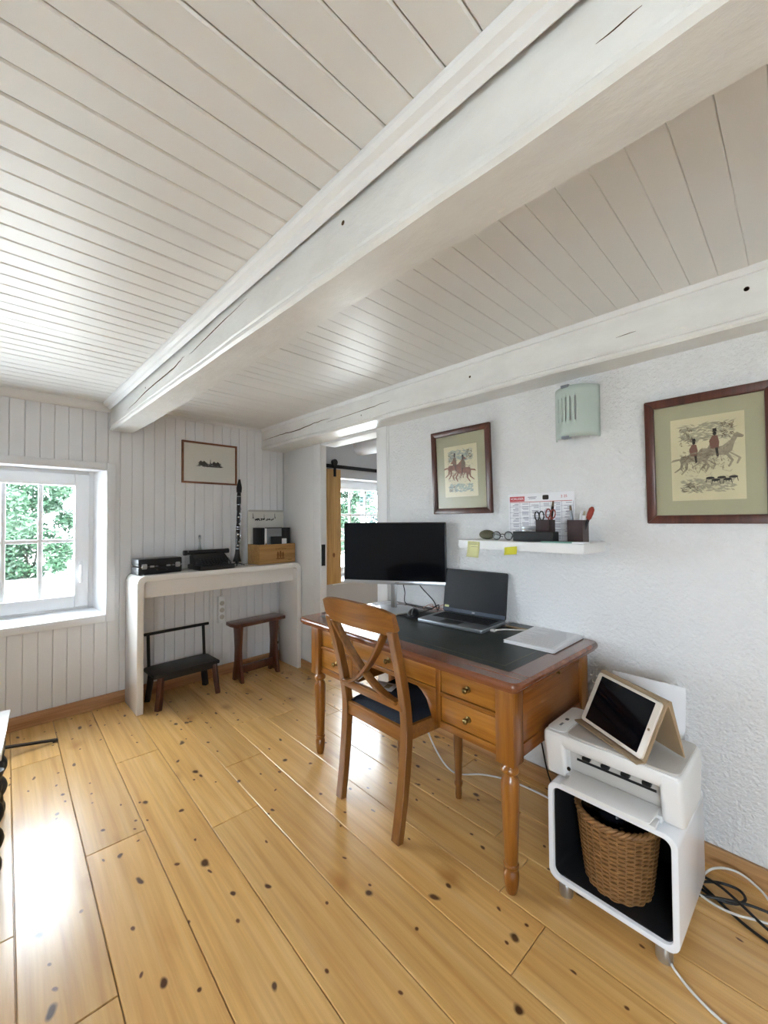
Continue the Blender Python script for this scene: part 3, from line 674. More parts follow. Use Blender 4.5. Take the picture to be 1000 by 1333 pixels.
cord('monitor_cable', 'black cable hanging from the monitor and looping over the mouse mat', 'cordb', [(.10, 1.60, .885), (.07, 1.58, .84), (.05, 1.52, .78), (.05, 1.49, ZD+.006), (.10, 1.44, ZD+.05), (.16, 1.445, ZD+.035), (.20, 1.49, ZD+.012)], .0032)
cord('power_cable', 'thin black cord hanging behind the monitor pillar', 'cordb', [(.03, 1.80, .88), (.025, 1.78, .80), (.03, 1.77, ZD+.006), (.04, 1.65, ZD+.004), (.03, 1.55, ZD+.004)], .003)
cord('copper_wire', 'tangled pinkish wires lying between monitor foot and laptop', 'pink2', [(.05, 1.60, ZD+.005), (.03, 1.55, ZD+.03), (.06, 1.51, ZD+.01), (.02, 1.47, ZD+.035), (.05, 1.43, ZD+.01), (.02, 1.50, ZD+.006), (.04, 1.56, ZD+.02), (.02, 1.45, ZD+.01)], .0018)
# ================================================================== SHELF AND WALL THINGS
ZS = 1.153
sh = wthing('wall_shelf', 'white floating wall shelf above the laptop', 'shelf', .12, .89, 1.113); box((-.12, -.30, 0), (.12, .30, .04)).build('board', 'white', sh, bev=.002)
def note(label, u, v, z, wv, hz, mat, rot):
    o = wthing('sticky_note', label, 'note', u, v, z)
    def fn(a, b): y = (a-.5)*wv; zz = -b*hz; return (-.001-.010*b*b, y*cos(rot)-zz*sin(rot), zz*cos(rot)+y*sin(rot))
    G().grid(fn, 4, 6).build('sheet', mat, o, solid=.0006); return o
nt = note('pale yellow sticky note with writing hanging from the shelf edge', .2412, 1.100, 1.148, .068, .075, 'paley', .03)
for i in range(2): box((-.0035, -.026, -.014-.012*i), (-.0028, .024-.01*i, -.012-.012*i)).build('handwriting', 'inkg', nt)
note('bright yellow sticky note tilted on the front edge of the shelf', .2412, .905, 1.130, .062, .034, 'yellow', -.12)
gc = wthing('glasses_case', 'olive green spectacle case at the end of the shelf', 'case', .12, 1.105, ZS+.0005, extra=.2)
def gcf(u, v): a = 2*pi*u; t = -pi/2+pi*v; return (.028*cos(a)*cos(t), .040*sin(a)*cos(t), .024+.024*sin(t))
G().grid(gcf, 20, 10).build('shell', 'olive', gc, smooth=60)
eg = wthing('eyeglasses', 'black rimmed eyeglasses lying folded on the shelf', 'glasses', .13, 1.012, ZS+.0005, extra=.15)
for s in (-1, 1):
    pts = [(.006*cos(a), s*.030+.022*cos(a), .021+.019*sin(a)) for a in [2*pi*i/12 for i in range(13)]]
    G().tube(pts, .0024, n=6, k=3).build('rim', 'black', eg); G().lathe([(.0195, 0), (.0195, .001)], (0, s*.030, .021), 20, (1, 0, 0)).build('lens', 'bottle', eg)
    G().tube([(.002, s*.052, .030), (.03, s*.050, .028), (.055, s*.02, .012)], .002, n=6).build('temple', 'black', eg)
G().tube([(0, -.009, .026), (0, 0, .029), (0, .009, .026)], .002, n=6, k=3).build('bridge', 'black', eg)
bx = wthing('black_box', 'long black case in the middle of the shelf before the calendar', 'case', .16, .83, ZS+.0005)
G().prism(rrect(.06, .19, .008, 3), 0, .044).build('body', 'blackm', bx, bev=.003); box((-.0305, -.095, .028), (.0305, .095, .0288)).build('lid_seam', 'iron', bx)
tn = wthing('metal_tin', 'shiny silver tin standing behind the long black case', 'tin', .07, .895, ZS+.0005); G().prism(rrect(.05, .075, .006, 3), 0, .065).build('body', 'steel', tn, bev=.002); G().prism(rrect(.052, .077, .006, 3), .052, .067).build('lid', 'silver', tn, bev=.002)
def holder(label, u, v, h, w_, items):
    r = wthing('pen_holder', label, 'pen holder', u, v, ZS+.0005, group='maroon pen holders on the shelf'); t = .004; g = G()
    g.box((-w_/2, -w_/2, 0), (w_/2, w_/2, t)); g.box((-w_/2, -w_/2, t), (-w_/2+t, w_/2, h)); g.box((w_/2-t, -w_/2, t), (w_/2, w_/2, h)); g.box((-w_/2+t, -w_/2, t), (w_/2-t, -w_/2+t, h)); g.box((-w_/2+t, w_/2-t, t), (w_/2-t, w_/2, h))
    g.build('body', 'wine', r)
holder('square maroon pen holder with scissors behind the long black case', .072, .825, .096, .062, None)
holder('square maroon pen holder with a red knife at the open end of the shelf', .10, .668, .094, .064, None)
def pen(name, label, u, v, tu, tv, L, mat, tip=None, r=.0045, cat='pen'):
    o = wthing(name, label, cat, u, v, ZS+.008); d = Vector((-tu, tv, 1)).normalized(); G().cyl((0, 0, 0), d*L*.86, r).build('barrel', mat, o); G().cyl(d*L*.86, d*L, r*.95, r*.6).build('cap', tip or mat, o); return o
pen('marker_pen', 'grey capped pen standing in the holder with the red knife', .105, .682, -.05, .12, .150, 'alu', 'ink', .006)
pen('marker_pen', 'white marker leaning in the holder with the red knife', .098, .668, -.05, -.12, .128, 'paper', 'paper', .007)
pen('marker_pen', 'second white marker next to the red knife in the holder', .108, .660, .02, -.2, .126, 'paper', 'inkg', .006)
pen('marker_pen', 'brown pen standing beside the scissors in the pen holder', .062, .812, .0, -.12, .175, 'inkd', 'ink', .006)
kn = wthing('red_knife', 'red pocket knife leaning out of the pen holder at the shelf end', 'knife', .10, .655, ZS+.012); d = Vector((.05, -.33, 1)).normalized()
G().cyl((0, 0, 0), d*.09, .006).build('stem', 'black', kn); G().lathe([(.004, 0), (.010, .01), (.012, .03), (.011, .05), (.004, .06)], d*.085, 14, d).build('grip', 'scis', kn, smooth=60)
def scissors(label, u, v, mat, lean, L=.075):
    r = wthing('scissors', label, 'scissors', u, v, ZS+.01); R = Matrix.Rotation(lean, 3, 'X')
    G().box((-.001, -.006, 0), (.001, .006, L), R).build('blade', 'steel', r)
    for s in (-1, 1):
        pts = [R @ Vector((s*.0015, s*.012+.0105*cos(a), L+.03+.020*sin(a))) for a in [2*pi*i/12 for i in range(13)]]; G().tube(pts, .0030, n=6, k=3).build('grip', mat, r)
        G().tube([R @ Vector((0, s*.003, L-.006)), R @ Vector((s*.001, s*.009, L+.012))], .0035, smooth=False).build('shank', mat, r)
scissors('black handled scissors in the pen holder behind the long black case', .085, .842, 'black', -.05)
scissors('red handled scissors in the pen holder behind the long black case', .07, .815, 'scis', .12, .085)
tp = wthing('notepad', 'teal and white notepad lying under the pen holder at the shelf end', 'notepad', .195, .69, ZS+.0005); G().prism(rrect(.055, .13, .002, 2, 0, .02), 0, .005).build('cover', 'teal', tp); G().prism(rrect(.055, .05, .002, 2, 0, -.071), 0, .005).build('pages', 'paper', tp)
# calendar leaning on the wall
ca = wthing('wall_calendar', 'printed year calendar sheet with red heading behind the shelf things', 'calendar', .004, .885, ZS+.001)
box((-.001, -.165, 0), (.001, .165, .225)).build('sheet', 'paper', ca)
box((-.0018, .078, .187), (-.001, .158, .212)).build('red_heading', 'red', ca)
text('lettering', 'VORLESER', .0155, 'paper', ca, wallface(-.0023, .118, .2)); text('lettering', '2 25', .017, 'red', ca, wallface(-.0015, -.118, .204)); 
box((-.0016, .015, .205), (-.001, .06, .208)).build('small_print', 'lilac', ca); box((-.0016, .02, .198), (-.001, .055, .201)).build('small_print', 'lilac', ca); box((-.0016, -.155, .182), (-.001, .158, .1845)).build('rule_line', 'red', ca)
G().prism(rrect(.03, .022, .005, 3, -.03, .203), -.0016, -.001, lambda y, z, x: (x, y, z)).build('picture', 'inkd', ca)
g = G()
for i in range(7): g.box((-.0016, -.160+i*.0525, .004), (-.001, -.159+i*.0525, .182))
for j in range(6): g.box((-.0016, -.16, .02+j*.028), (-.001, .158, .0212+j*.028))
for i in range(6):
    for j in range(26):
        if (i*7+j*3) % 4: g.box((-.0015, -.153+i*.0525, .008+j*.0066), (-.001, -.153+i*.0525+.018+.02*random.random(), .0105+j*.0066))
cg = g.build('calendar_grid', 'lilac', ca); tag(cg, kind='stuff')
# wall light
sc = wthing('wall_light', 'frosted pale green glass wall light with slots', 'wall light', 0, .70, 1.61); zs = .225
rs, hw = .115, .095
def gl(u, v):
    a = -1+2*u; y = a*hw; return (-.085*(1-a*a)**.75-.008, y, v*zs)
ycs = [.052-.019*i for i in range(5)]; us = sorted(set([i/24 for i in range(25) if all(abs((-1+2*i/24)*hw-y) > .004 for y in ycs)]+[(y/hw+1)/2+d for y in ycs for d in (-.015, .015)])); vv = [0, .1, .2, .32, .44, .56, .68, .79, .9, 1]
g = G(); nu = len(us); vs = [gl(u, v) for v in vv for u in us]; fs = []
for j in range(len(vv)-1):
    for i in range(nu-1):
        um = (us[i]+us[i+1])/2
        if any(abs((-1+2*um)*hw-y) < .002 for y in ycs) and .32 <= vv[j] and vv[j+1] <= .79: continue
        fs.append((j*nu+i, j*nu+i+1, (j+1)*nu+i+1, (j+1)*nu+i))
g.add(vs, fs).build('glass_shade', 'frost', sc, solid=.005, smooth=60)
box((-.02, -.04, .03), (0, .04, zs-.03)).build('back_plate', 'white', sc, bev=.003)
for z in (0, zs): box((-.097, .0, z-.006), (-.07, .035, z+.006)).build('clip', 'alu', sc, bev=.002)
# pictures
def hang(name, label, v0, v1, z0, z1, lean, fw, frame_mat, parts):
    r = wthing(name, label, 'picture', .006, (v0+v1)/2, z0); w_, h_ = v1-v0, z1-z0
    R = Matrix.Rotation(-lean, 4, 'Y')
    def fr(y, z, x): return tuple(R @ Vector((-x, y, z)))
    for a, b in (((-w_/2, 0), (w_/2, fw)), ((-w_/2, h_-fw), (w_/2, h_))):
        G().prism([(a[0], a[1] if a[1] == 0 else h_), (b[0], a[1] if a[1] == 0 else h_), (b[0]-fw, fw if a[1] == 0 else h_-fw), (a[0]+fw, fw if a[1] == 0 else h_-fw)], 0, .020, fr).build('frame_rail', frame_mat, r, bev=.004)
    for s in (-1, 1):
        G().prism([(s*w_/2, 0), (s*w_/2, h_), (s*(w_/2-fw), h_-fw), (s*(w_/2-fw), fw)], 0, .020, fr).build('frame_stile', frame_mat, r, bev=.004)
    parts(r, w_, h_, fw, fr); return r
def blob(g, fr, poly, x0, x1): g.prism(poly, x0, x1, fr)
def ell(cx, cy, rx, ry, n=14, rot=0): return [(cx+rx*cos(t)*cos(rot)-ry*sin(t)*sin(rot), cy+rx*cos(t)*sin(rot)+ry*sin(t)*cos(rot)) for t in [2*pi*i/n for i in range(n)]]
def strokes(g, fr, rnd, n, cx, cy, sx, sy, L, wd, x0, x1, ang=0, spread=.5):
    for _ in range(n):
        a = ang+rnd.gauss(0, spread); px, py = cx+rnd.uniform(-sx, sx), cy+rnd.uniform(-sy, sy); l = L*rnd.uniform(.4, 1)
        dx, dy = cos(a)*l, sin(a)*l; nx, ny = -sin(a)*wd, cos(a)*wd
        blob(g, fr, [(px-dx, py-dy), (px+nx, py+ny), (px+dx, py+dy), (px-nx, py-ny)], x0, x1)
def horse(G1, fr, cx, cy, s, rnd, x0, x1, mir=1):
    # a galloping horse with rider drawn in small flat washes; mir=-1 runs to the viewer's right (y decreases to the right)
    def T(pts): return [(cx+mir*s*x, cy+s*y) for x, y in pts]
    body = [(-.5, .05), (-.42, .2), (-.1, .22), (.2, .24), (.42, .42), (.52, .62), (.60, .66), (.78, .52), (.74, .46), (.6, .48), (.52, .3), (.46, .05), (.30, -.08), (-.05, -.06), (-.3, -.1), (-.45, -.1)]
    G1[0].prism(T(body), x0, x1, fr)
    for leg in ([(.36, 0), (.44, 0), (.70, -.22), (.60, -.42), (.56, -.40), (.62, -.22)], [(.26, -.02), (.36, -.02), (.5, -.28), (.38, -.5), (.34, -.48), (.42, -.28)], [(-.44, 0), (-.3, -.04), (-.42, -.3), (-.66, -.46), (-.68, -.42), (-.48, -.26)], [(-.34, -.02), (-.2, -.04), (-.22, -.34), (-.42, -.56), (-.45, -.52), (-.3, -.32)], [(-.48, .12), (-.5, .04), (-.8, -.02), (-.72, .08)]):
        G1[0].prism(T(leg), x0, x1, fr)
    for rd in ([(-.12, .18), (.1, .18), (.12, .38), (.08, .62), (-.06, .64), (-.16, .45)],): G1[1].prism(T(rd), x0, x1+.0001, fr)
    G1[2].prism(T(ell(0, .70, .055, .07, 10)), x0, x1+.0001, fr); G1[2].prism(T([(-.08, .76), (.09, .76), (.06, .79), (.05, .88), (-.05, .88), (-.05, .79)]), x0, x1+.0002, fr)
    G1[2].prism(T([(0, .2), (.08, .2), (.10, -.1), (.04, -.12)]), x0, x1+.0001, fr)
def hunting(kind):
    def parts(r, w_, h_, fw, fr):
        rnd = random.Random(kind)
        G().prism([(-w_/2+fw*.8, fw*.8), (w_/2-fw*.8, fw*.8), (w_/2-fw*.8, h_-fw*.8), (-w_/2+fw*.8, h_-fw*.8)], .004, .008, fr).build('mount', 'mat', r)
        pw, ph = (w_*.56, h_*.60) if kind == 1 else (w_*.56, h_*.64); pc = h_*.50
        p = G().prism([(-pw/2, pc-ph/2), (pw/2, pc-ph/2), (pw/2, pc+ph/2), (-pw/2, pc+ph/2)], .008, .0092, fr).build('print', 'print2' if kind == 1 else 'print', r)
        iw, ih = pw*.84, ph*.86; x0, x1 = .0092, .0095
        wash = G(); strokes(wash, fr, rnd, 150, 0, pc+ih*.36, iw*.42, ih*.12, iw*.10, ih*.009, x0, x1, 0, .35); strokes(wash, fr, rnd, 110, 0, pc-ih*.38, iw*.42, ih*.09, iw*.08, ih*.012, x0, x1, 0, .4)
        wash.build('wash', 'inkg' if kind == 2 else 'inkb', p)
        tr = G(); strokes(tr, fr, rnd, 46, iw*.33, pc+ih*.32, iw*.1, ih*.13, iw*.05, iw*.006, x0, x1+.0001, 1.2, .9); strokes(tr, fr, rnd, 50, -iw*.33, pc+ih*.36, iw*.1, ih*.1, iw*.05, iw*.006, x0, x1+.0001, .5, .9)
        strokes(tr, fr, rnd, 30, iw*.3, pc-ih*.4, iw*.14, ih*.06, iw*.06, iw*.006, x0, x1+.0001, .4, .5)
        tr.build('sketch_lines', 'ink', p)
        gs = [G(), G(), G()]; s = iw*.60
        if kind == 1:
            horse(gs, fr, iw*.20, pc+ih*.06, s*.9, rnd, x0, x1+.0002, -1); horse(gs, fr, -iw*.10, pc-ih*.02, s*.95, rnd, x0, x1+.0003, 1)
        else:
            horse(gs, fr, iw*.20, pc-ih*.02, s*.85, rnd, x0, x1+.0002, -1); horse(gs, fr, -iw*.14, pc+ih*.05, s*.95, rnd, x0, x1+.0003, -1)
        hs = G()
        for cx, cy in ((iw*.22, pc+ih*.0), (-iw*.14, pc+ih*.03)):
            strokes(hs, fr, rnd, 70, cx, cy+ih*.02, iw*.22, ih*.09, iw*.045, iw*.0035, x0, x1+.0006, .2, .7); strokes(hs, fr, rnd, 40, cx, cy-ih*.13, iw*.22, ih*.07, iw*.05, iw*.0035, x0, x1+.0006, 1.3, .5)
        hs.build('hatching', 'inkh' if kind == 1 else 'ink', p)
        bgw = G(); strokes(bgw, fr, rnd, 120, 0, pc, iw*.44, ih*.44, iw*.07, ih*.007, x0, x1-.0001, .1, .6); bgw.build('background_wash', 'inkp', p)
        gs[0].build('horses', 'inkr' if kind == 1 else 'inkg2', p); gs[1].build('riders', 'inkh' if kind == 2 else 'ink', p); gs[2].build('hats', 'inkd', p)
        if kind == 2:
            g = G()
            for q in range(5):
                cx = -iw*.05-iw*.09*q; cy = pc-ih*.28-ih*.03*(q % 2); g.prism(ell(cx, cy, iw*.07, ih*.018, 10), x0, x1+.0003, fr)
                for t in (-.05, .05): g.prism([(cx+iw*t, cy), (cx+iw*t*1.2, cy), (cx+iw*t*1.5, cy-ih*.06), (cx+iw*t*1.3, cy-ih*.06)], x0, x1+.0003, fr)
            g.build('hounds', 'inkd', p)
        G().prism([(-w_/2+fw*.8, fw*.8), (w_/2-fw*.8, fw*.8), (w_/2-fw*.8, h_-fw*.8), (-w_/2+fw*.8, h_-fw*.8)], .0125, .0130, fr).build('glazing', 'pglass', r)
    return parts
MT['inkh'] = M('brown_hatching', '7a5546', .9); MT['inkp'] = M('pale_wash', 'b5ac90', .9)
MT['inkg2'] = M('grey_brown_wash', '9a8f78', .9, var=.3, vs=60)
hang('framed_print', 'upright framed hunting print in a dark brown frame above the monitor', 1.135, 1.535, 1.287, 1.765, .045, .032, 'dkwood', hunting(1))
hang('framed_print', 'large framed hunting print of riders and hounds beside the wall light', .047, .430, 1.232, 1.71, .035, .032, 'dkwood', hunting(2))
# framed drawing on the panelled wall (own frame: local x right, y into the wall)
fd = thing('framed_drawing', 'small village ink drawing in a thin brown frame on the panelled wall', 'picture', (1.327, YB-.004, 1.556))
w_, h_ = .440, .330; f_ = .014
for a, b in (((-w_/2, 0), (w_/2, f_)), ((-w_/2, h_-f_), (w_/2, h_)), ((-w_/2, f_), (-w_/2+f_, h_-f_)), ((w_/2-f_, f_), (w_/2, h_-f_))): box((a[0], -.018, a[1]), (b[0], 0, b[1])).build('frame_rail', 'oakframe', fd, bev=.002)
sheet = box((-w_/2+f_, -.008, f_), (w_/2-f_, -.004, h_-f_)).build('sheet', 'ivory', fd)
def frd(x, z, y): return (x, -.008-y, z)
rnd = random.Random(5); g = G(); strokes(g, frd, rnd, 60, 0, h_*.47, w_*.2, h_*.04, .022, .004, 0, .0004, 0, .5); strokes(g, frd, rnd, 26, 0, h_*.43, w_*.22, .004, .03, .002, 0, .0004, 0, .1)
g.prism([(-.005, h_*.48), (.005, h_*.48), (0, h_*.62)], 0, .0005, frd)
for x in (-.075, -.05, .03, .06): g.prism([(x-.014, h_*.45), (x+.014, h_*.45), (x+.014, h_*.52), (x, h_*.56), (x-.014, h_*.52)], 0, .0005, frd)
g.build('ink_village', 'inkd', sheet)
box((-w_/2+f_, -.0115, f_), (w_/2-f_, -.011, h_-f_)).build('glazing', 'pglass', fd)

# ================================================================== CONSOLE AND ITS THINGS
CX0, CX1, CY0, CZ = .735, 1.982, 3.035, .897
cn = thing('console_table', 'white gloss waterfall console table with rounded corners against the panelled wall', 'table', ((CX0+CX1)/2, (CY0+YB)/2, 0))
hw = (CX1-CX0)/2; yf, yb_ = CY0-(CY0+YB)/2, YB-.020-(CY0+YB)/2; t = .040
out = [(-hw, 0), (-hw, CZ-.05)]+[(-hw+.05-.05*cos(a), CZ-.05+.05*sin(a)) for a in [radians(15*i) for i in range(1, 6)]]+[(-hw+.05, CZ), (hw-.05, CZ)]+[(hw-.05+.05*sin(a), CZ-.05+.05*cos(a)) for a in [radians(15*i) for i in range(1, 6)]]+[(hw, CZ-.05), (hw, 0)]
inn = [(hw-t, 0), (hw-t, CZ-t-.02), (hw-t-.006, CZ-t-.006), (hw-t-.02, CZ-t), (-hw+t+.02, CZ-t), (-hw+t+.006, CZ-t-.006), (-hw+t, CZ-t-.02), (-hw+t, 0)]
G().prism(out+inn, yf, yb_, lambda x, z, y: (x, y, z)).build('shell', 'conwhite', cn, bev=.004, smooth=30)
box((-hw+t+.001, yf+.06, CZ-t-.115), (hw-t-.001, yb_-.01, CZ-t-.001)).build('apron_box', 'conwhite', cn, bev=.003)
def cy(y): return y
# black case with latches
k = thing('instrument_case', 'black rectangular instrument case with silver latches on the console', 'case', (.892, 3.175, CZ+.0005), .08)
G().prism(rrect(.285, .15, .02, 4), 0, .052).build('case_bottom', 'black', k, bev=.006); G().prism(rrect(.285, .15, .02, 4), .054, .106).build('case_top', 'black', k, bev=.008)
for x in (-.108, .108): G().prism(rrect(.032, .034, .006, 3, x, .056), .0745, .080, lambda a, z, y: (a, -y, z)).build('latch', 'silver', k, bev=.001)
for x in (-.06, .045): box((x-.013, -.079, .048), (x+.013, -.0745, .060)).build('hasp', 'silver', k, bev=.001)
for x in (-.03, .078): box((x-.007, -.079, .050), (x+.007, -.0745, .058)).build('hasp', 'alu', k, bev=.001)
G().tube([(-.03, -.075, .03), (-.028, -.092, .026), (.028, -.092, .026), (.03, -.075, .03)], .004).build('handle', 'black', k)
# typewriter
k = thing('typewriter', 'low black vintage typewriter with round keys on the console', 'typewriter', (1.265, 3.16, CZ+.0005), .02)
G().prism([(-.13, -.12), (.13, -.12), (.14, -.02), (.13, .13), (-.13, .13), (-.14, -.02)], 0, .035).build('base', 'black', k, bev=.008)
G().prism([(-.02, .035), (.10, .035), (.11, .100), (.06, .112), (-.01, .076)], -.125, .125, lambda y, z, x: (x, y, z)).build('body', 'blackm', k, bev=.006)
G().cyl((-.155, .085, .122), (.145, .085, .122), .017, n=18).build('platen', 'black', k)
for x in (-.175, .148): G().cyl((x, .085, .122), (x+.022, .085, .122), .019, n=16).build('knob', 'black', k)
G().tube([(-.15, .06, .125), (-.165, .03, .132), (-.17, .0, .135)], .003).build('carriage_lever', 'steel', k)
for rI in range(4):
    for j in range(10):
        G().lathe([(.0035, 0), (.0035, .012), (.0085, .013), (.0085, .017), (.002, .018)], (-.108+j*.0235+rI*.004, -.098+rI*.024, .034+rI*.008), 10).build('key', 'black', k, smooth=40)
box((-.05, -.113, .034), (.06, -.106, .042)).build('space_bar', 'black', k, bev=.002)
# clear bottle
k = thing('glass_bottle', 'small clear glass bottle behind the typewriter', 'bottle', (1.235, 3.318, CZ+.0005)); G().lathe([(.018, 0), (.020, .01), (.020, .12), (.008, .17), (.007, .215), (.010, .22), (.010, .235), (.007, .237)], (0, 0, 0), 20).build('body', 'bottle', k, smooth=50); G().lathe([(.008, .232), (.009, .238), (.009, .248), (.004, .252)], (0, 0, 0), 14).build('stopper', 'alu', k)
# clarinet on a peg stand
k = thing('clarinet', 'black clarinet with silver keys upright on a tripod peg stand', 'clarinet', (1.497, 3.23, CZ+.0005))
st = G()
for i in range(5):
    a = 2*pi*i/5+.5; st.tube([(.0, 0, .022), (.03*cos(a), .03*sin(a), .014), (.062*cos(a), .062*sin(a), .003)], .004, n=6)
st.cyl((0, 0, .01), (0, 0, .06), .012); st.build('peg_stand', 'black', k)
R3 = Matrix.Rotation(.03, 3, 'Y')
prof = [(.034, .03), (.033, .034), (.026, .06), (.019, .095), (.0165, .13), (.0165, .29), (.0175, .292), (.0175, .306), (.0155, .308), (.0150, .49), (.017, .492), (.0175, .52), (.0165, .555), (.017, .557), (.0155, .575), (.0135, .60), (.011, .65), (.006, .69), (.003, .694)]
G().lathe(prof, (0, 0, 0), 18, R3 @ Vector((0, 0, 1))).build('tube', 'black', k, smooth=50)
for z in (.132, .290, .307, .490, .556, .61):
    G().lathe([(.0182, 0), (.0182, .006)], R3 @ Vector((0, 0, z)), 18, R3 @ Vector((0, 0, 1))).build('ring', 'steel', k)
for i, z in enumerate((.16, .19, .22, .25, .335, .36, .39, .42, .455)):
    a = -1.9+.5*(i % 3); p = Vector((.018*cos(a), .018*sin(a), z)); G().lathe([(.007, 0), (.0075, .003), (.002, .005)], R3 @ p, 12, (cos(a), sin(a), 0)).build('key', 'steel', k)
for a, z0, z1 in ((-2.4, .14, .27), (-.8, .32, .47), (-.4, .17, .29), (-2.7, .33, .44)):
    G().tube([R3 @ Vector((.0195*cos(a), .0195*sin(a), z0)), R3 @ Vector((.022*cos(a), .022*sin(a), (z0+z1)/2)), R3 @ Vector((.0195*cos(a), .0195*sin(a), z1))], .002, n=6).build('key_rod', 'steel', k)
G().lathe([(.0200, .592), (.0205, .600), (.022, .63), (.0205, .64), (.013, .675), (.008, .70)], (0, 0, 0), 16, R3 @ Vector((0, 0, 1))).build('mouthpiece_cap', 'black', k, smooth=50)
# wine crate with contents
k = thing('wooden_crate', 'pale wooden wine crate with burnt stamp at the end of the console', 'crate', (1.800, 3.21, CZ+.0005), .04)
cw, cd, chh, tt = .345, .19, .162, .010
for nm, a, b in (('crate_front', (-cw/2, -cd/2, 0), (cw/2, -cd/2+tt, chh)), ('crate_back', (-cw/2, cd/2-tt, 0), (cw/2, cd/2, chh)), ('crate_end', (-cw/2, -cd/2+tt, 0), (-cw/2+tt, cd/2-tt, chh)), ('crate_end', (cw/2-tt, -cd/2+tt, 0), (cw/2, cd/2-tt, chh)), ('crate_bottom', (-cw/2+tt, -cd/2+tt, 0), (cw/2-tt, cd/2-tt, tt))): box(a, b).build(nm, 'crate', k, bev=.001)
Fm = Matrix(((1, 0, 0, .03), (0, 0, -1, -cd/2-.0003), (0, 1, 0, .122), (0, 0, 0, 1))); text('stamp_lettering', 'CHATEAU', .024, 'stamp', k, Fm)
def frc(x, z, y): return (x, -cd/2-y, z)
g = G()
for x, z, rx, rz in ((.0, .07, .010, .03), (.05, .07, .010, .026), (.025, .075, .012, .030)): g.prism(ell(x, z, rx, rz), 0, .0005, frc)
g.prism([(-.02, .045), (.07, .045), (.06, .035), (-.01, .035)], 0, .0005, frc); g.build('stamp_crest', 'stamp', k); box((.10, -cd/2-.0005, .022), (.135, -cd/2, .028)).build('stamp_mark', 'stamp', k)
def upright(name, label, x, y, w_, d_, h_, mat, cat, rz=0, z=.012, part='cover', front=None):
    o = thing(name, label, cat, (1.800+x, 3.21+y, CZ+z), .04+rz); box((-w_/2, -d_/2, 0), (w_/2, d_/2, h_)).build(part, mat, o, bev=.002)
    if front: box((-w_/2+.006, -d_/2-.001, h_*.25), (w_/2-.006, -d_/2, h_-.008)).build('label', front, o)
    return o
upright('notebook', 'tall black notebook standing in the wooden crate', -.128, -.01, .034, .13, .290, 'black', 'book', part='cover')
upright('framed_photograph', 'silver grey framed photograph standing in the wooden crate', -.015, -.055, .160, .012, .292, 'blackm', 'photograph', part='frame', front='alu')
upright('paper_envelope', 'pale paper envelope standing in the crate between notebook and photograph', -.098, -.04, .016, .07, .285, 'paper', 'envelope', part='sheet')
upright('small_box', 'small black box standing before the photograph in the crate', .0, -.076, .10, .014, .215, 'black', 'box', part='body')
jar = thing('amber_jar', 'little amber jar tucked in the corner of the crate', 'jar', (1.800-.095, 3.21-.075, CZ+.012)); G().lathe([(.008, 0), (.0085, .004), (.0085, .140), (.006, .150), (.006, .158), (.002, .16)], (0, 0, 0), 14).build('body', 'amber', jar, smooth=50)
upright('camera_body', 'black camera standing in the crate beside the black cup', .070, .01, .026, .07, .265, 'black', 'camera', part='body'); 
cup = thing('black_cup', 'large round black cup standing in the crate corner', 'cup', (1.800+.118, 3.21-.03, CZ+.0125)); G().lathe([(.032, 0), (.036, .01), (.037, .275), (.038, .288), (.036, .288), (.034, .27), (.0, .265)], (0, 0, 0), 24).build('body', 'blackm', cup, smooth=50)
upright('paper_slip', 'white paper slip lying across the crate by the black cup', .075, -.07, .050, .012, .195, 'paper', 'paper', part='sheet')
cd_ = thing('picture_card', 'wide printed card with village silhouette leaning behind the crate', 'card', (1.808, 3.325, CZ+.0005))
G().prism(rrect(.345, .455, .02, 4, 0, .2275), -.004, .004, lambda x, z, y: (x, y, z)).build('board', 'ivory', cd_)
def frk(x, z, y): return (x, -.004-y, z)
for a, b in (((-.165, .438), (.165, .455)),): box((a[0], -.007, a[1]), (b[0], -.004, b[1])).build('top_edge', 'prgrey', cd_)
g = G(); rnd = random.Random(9); strokes(g, frk, rnd, 40, -.02, .372, .09, .008, .014, .004, 0, .0004, 0, .4); g.prism([(-.024, .37), (-.016, .37), (-.02, .425)], 0, .0004, frk)
for x in (-.125, .085): g.prism([(x-.003, .38), (x+.006, .38), (x+.006, .39), (x+.002, .39), (x, .425), (x-.003, .425)], 0, .0004, frk)
g.build('silhouette', 'inkd', cd_)
# step bench under the console
k = thing('step_bench', 'black wooden step bench with a low rail under the console', 'bench', (1.06, 3.13, 0), .03)
G().prism([(-.235, -.12), (.205, -.12), (.205, .09), (.195, .12), (-.21, .12), (-.235, .10)], .215, .240).build('seat', 'blkwood', k, bev=.005)
box((-.19, -.105, .185), (.18, -.09, .215)).build('apron', 'blkwood', k, bev=.003); box((-.19, .085, .185), (.18, .10, .215)).build('apron', 'blkwood', k, bev=.003)
for x in (-.185, .175):
    for y in (-.095, .095):
        s = 1 if x > 0 else -1; G().tube([(x, y, .215), (x+s*.010, y*1.08, .1), (x+s*.022, y*1.15, 0)], 0, k=3, sec=[(-.017, -.017), (.017, -.017), (.017, .017), (-.017, .017)]).build('leg', 'blkwood' if y > 0 else 'stool', k, bev=.003)
for x in (-.20, .185): G().tube([(x, .105, .235), (x, .115, .35), (x, .125, .465)], .011, n=10).build('rail_post', 'iron', k)
G().cyl((-.225, .125, .462), (.225, .125, .462), .011).build('top_rail', 'iron', k)
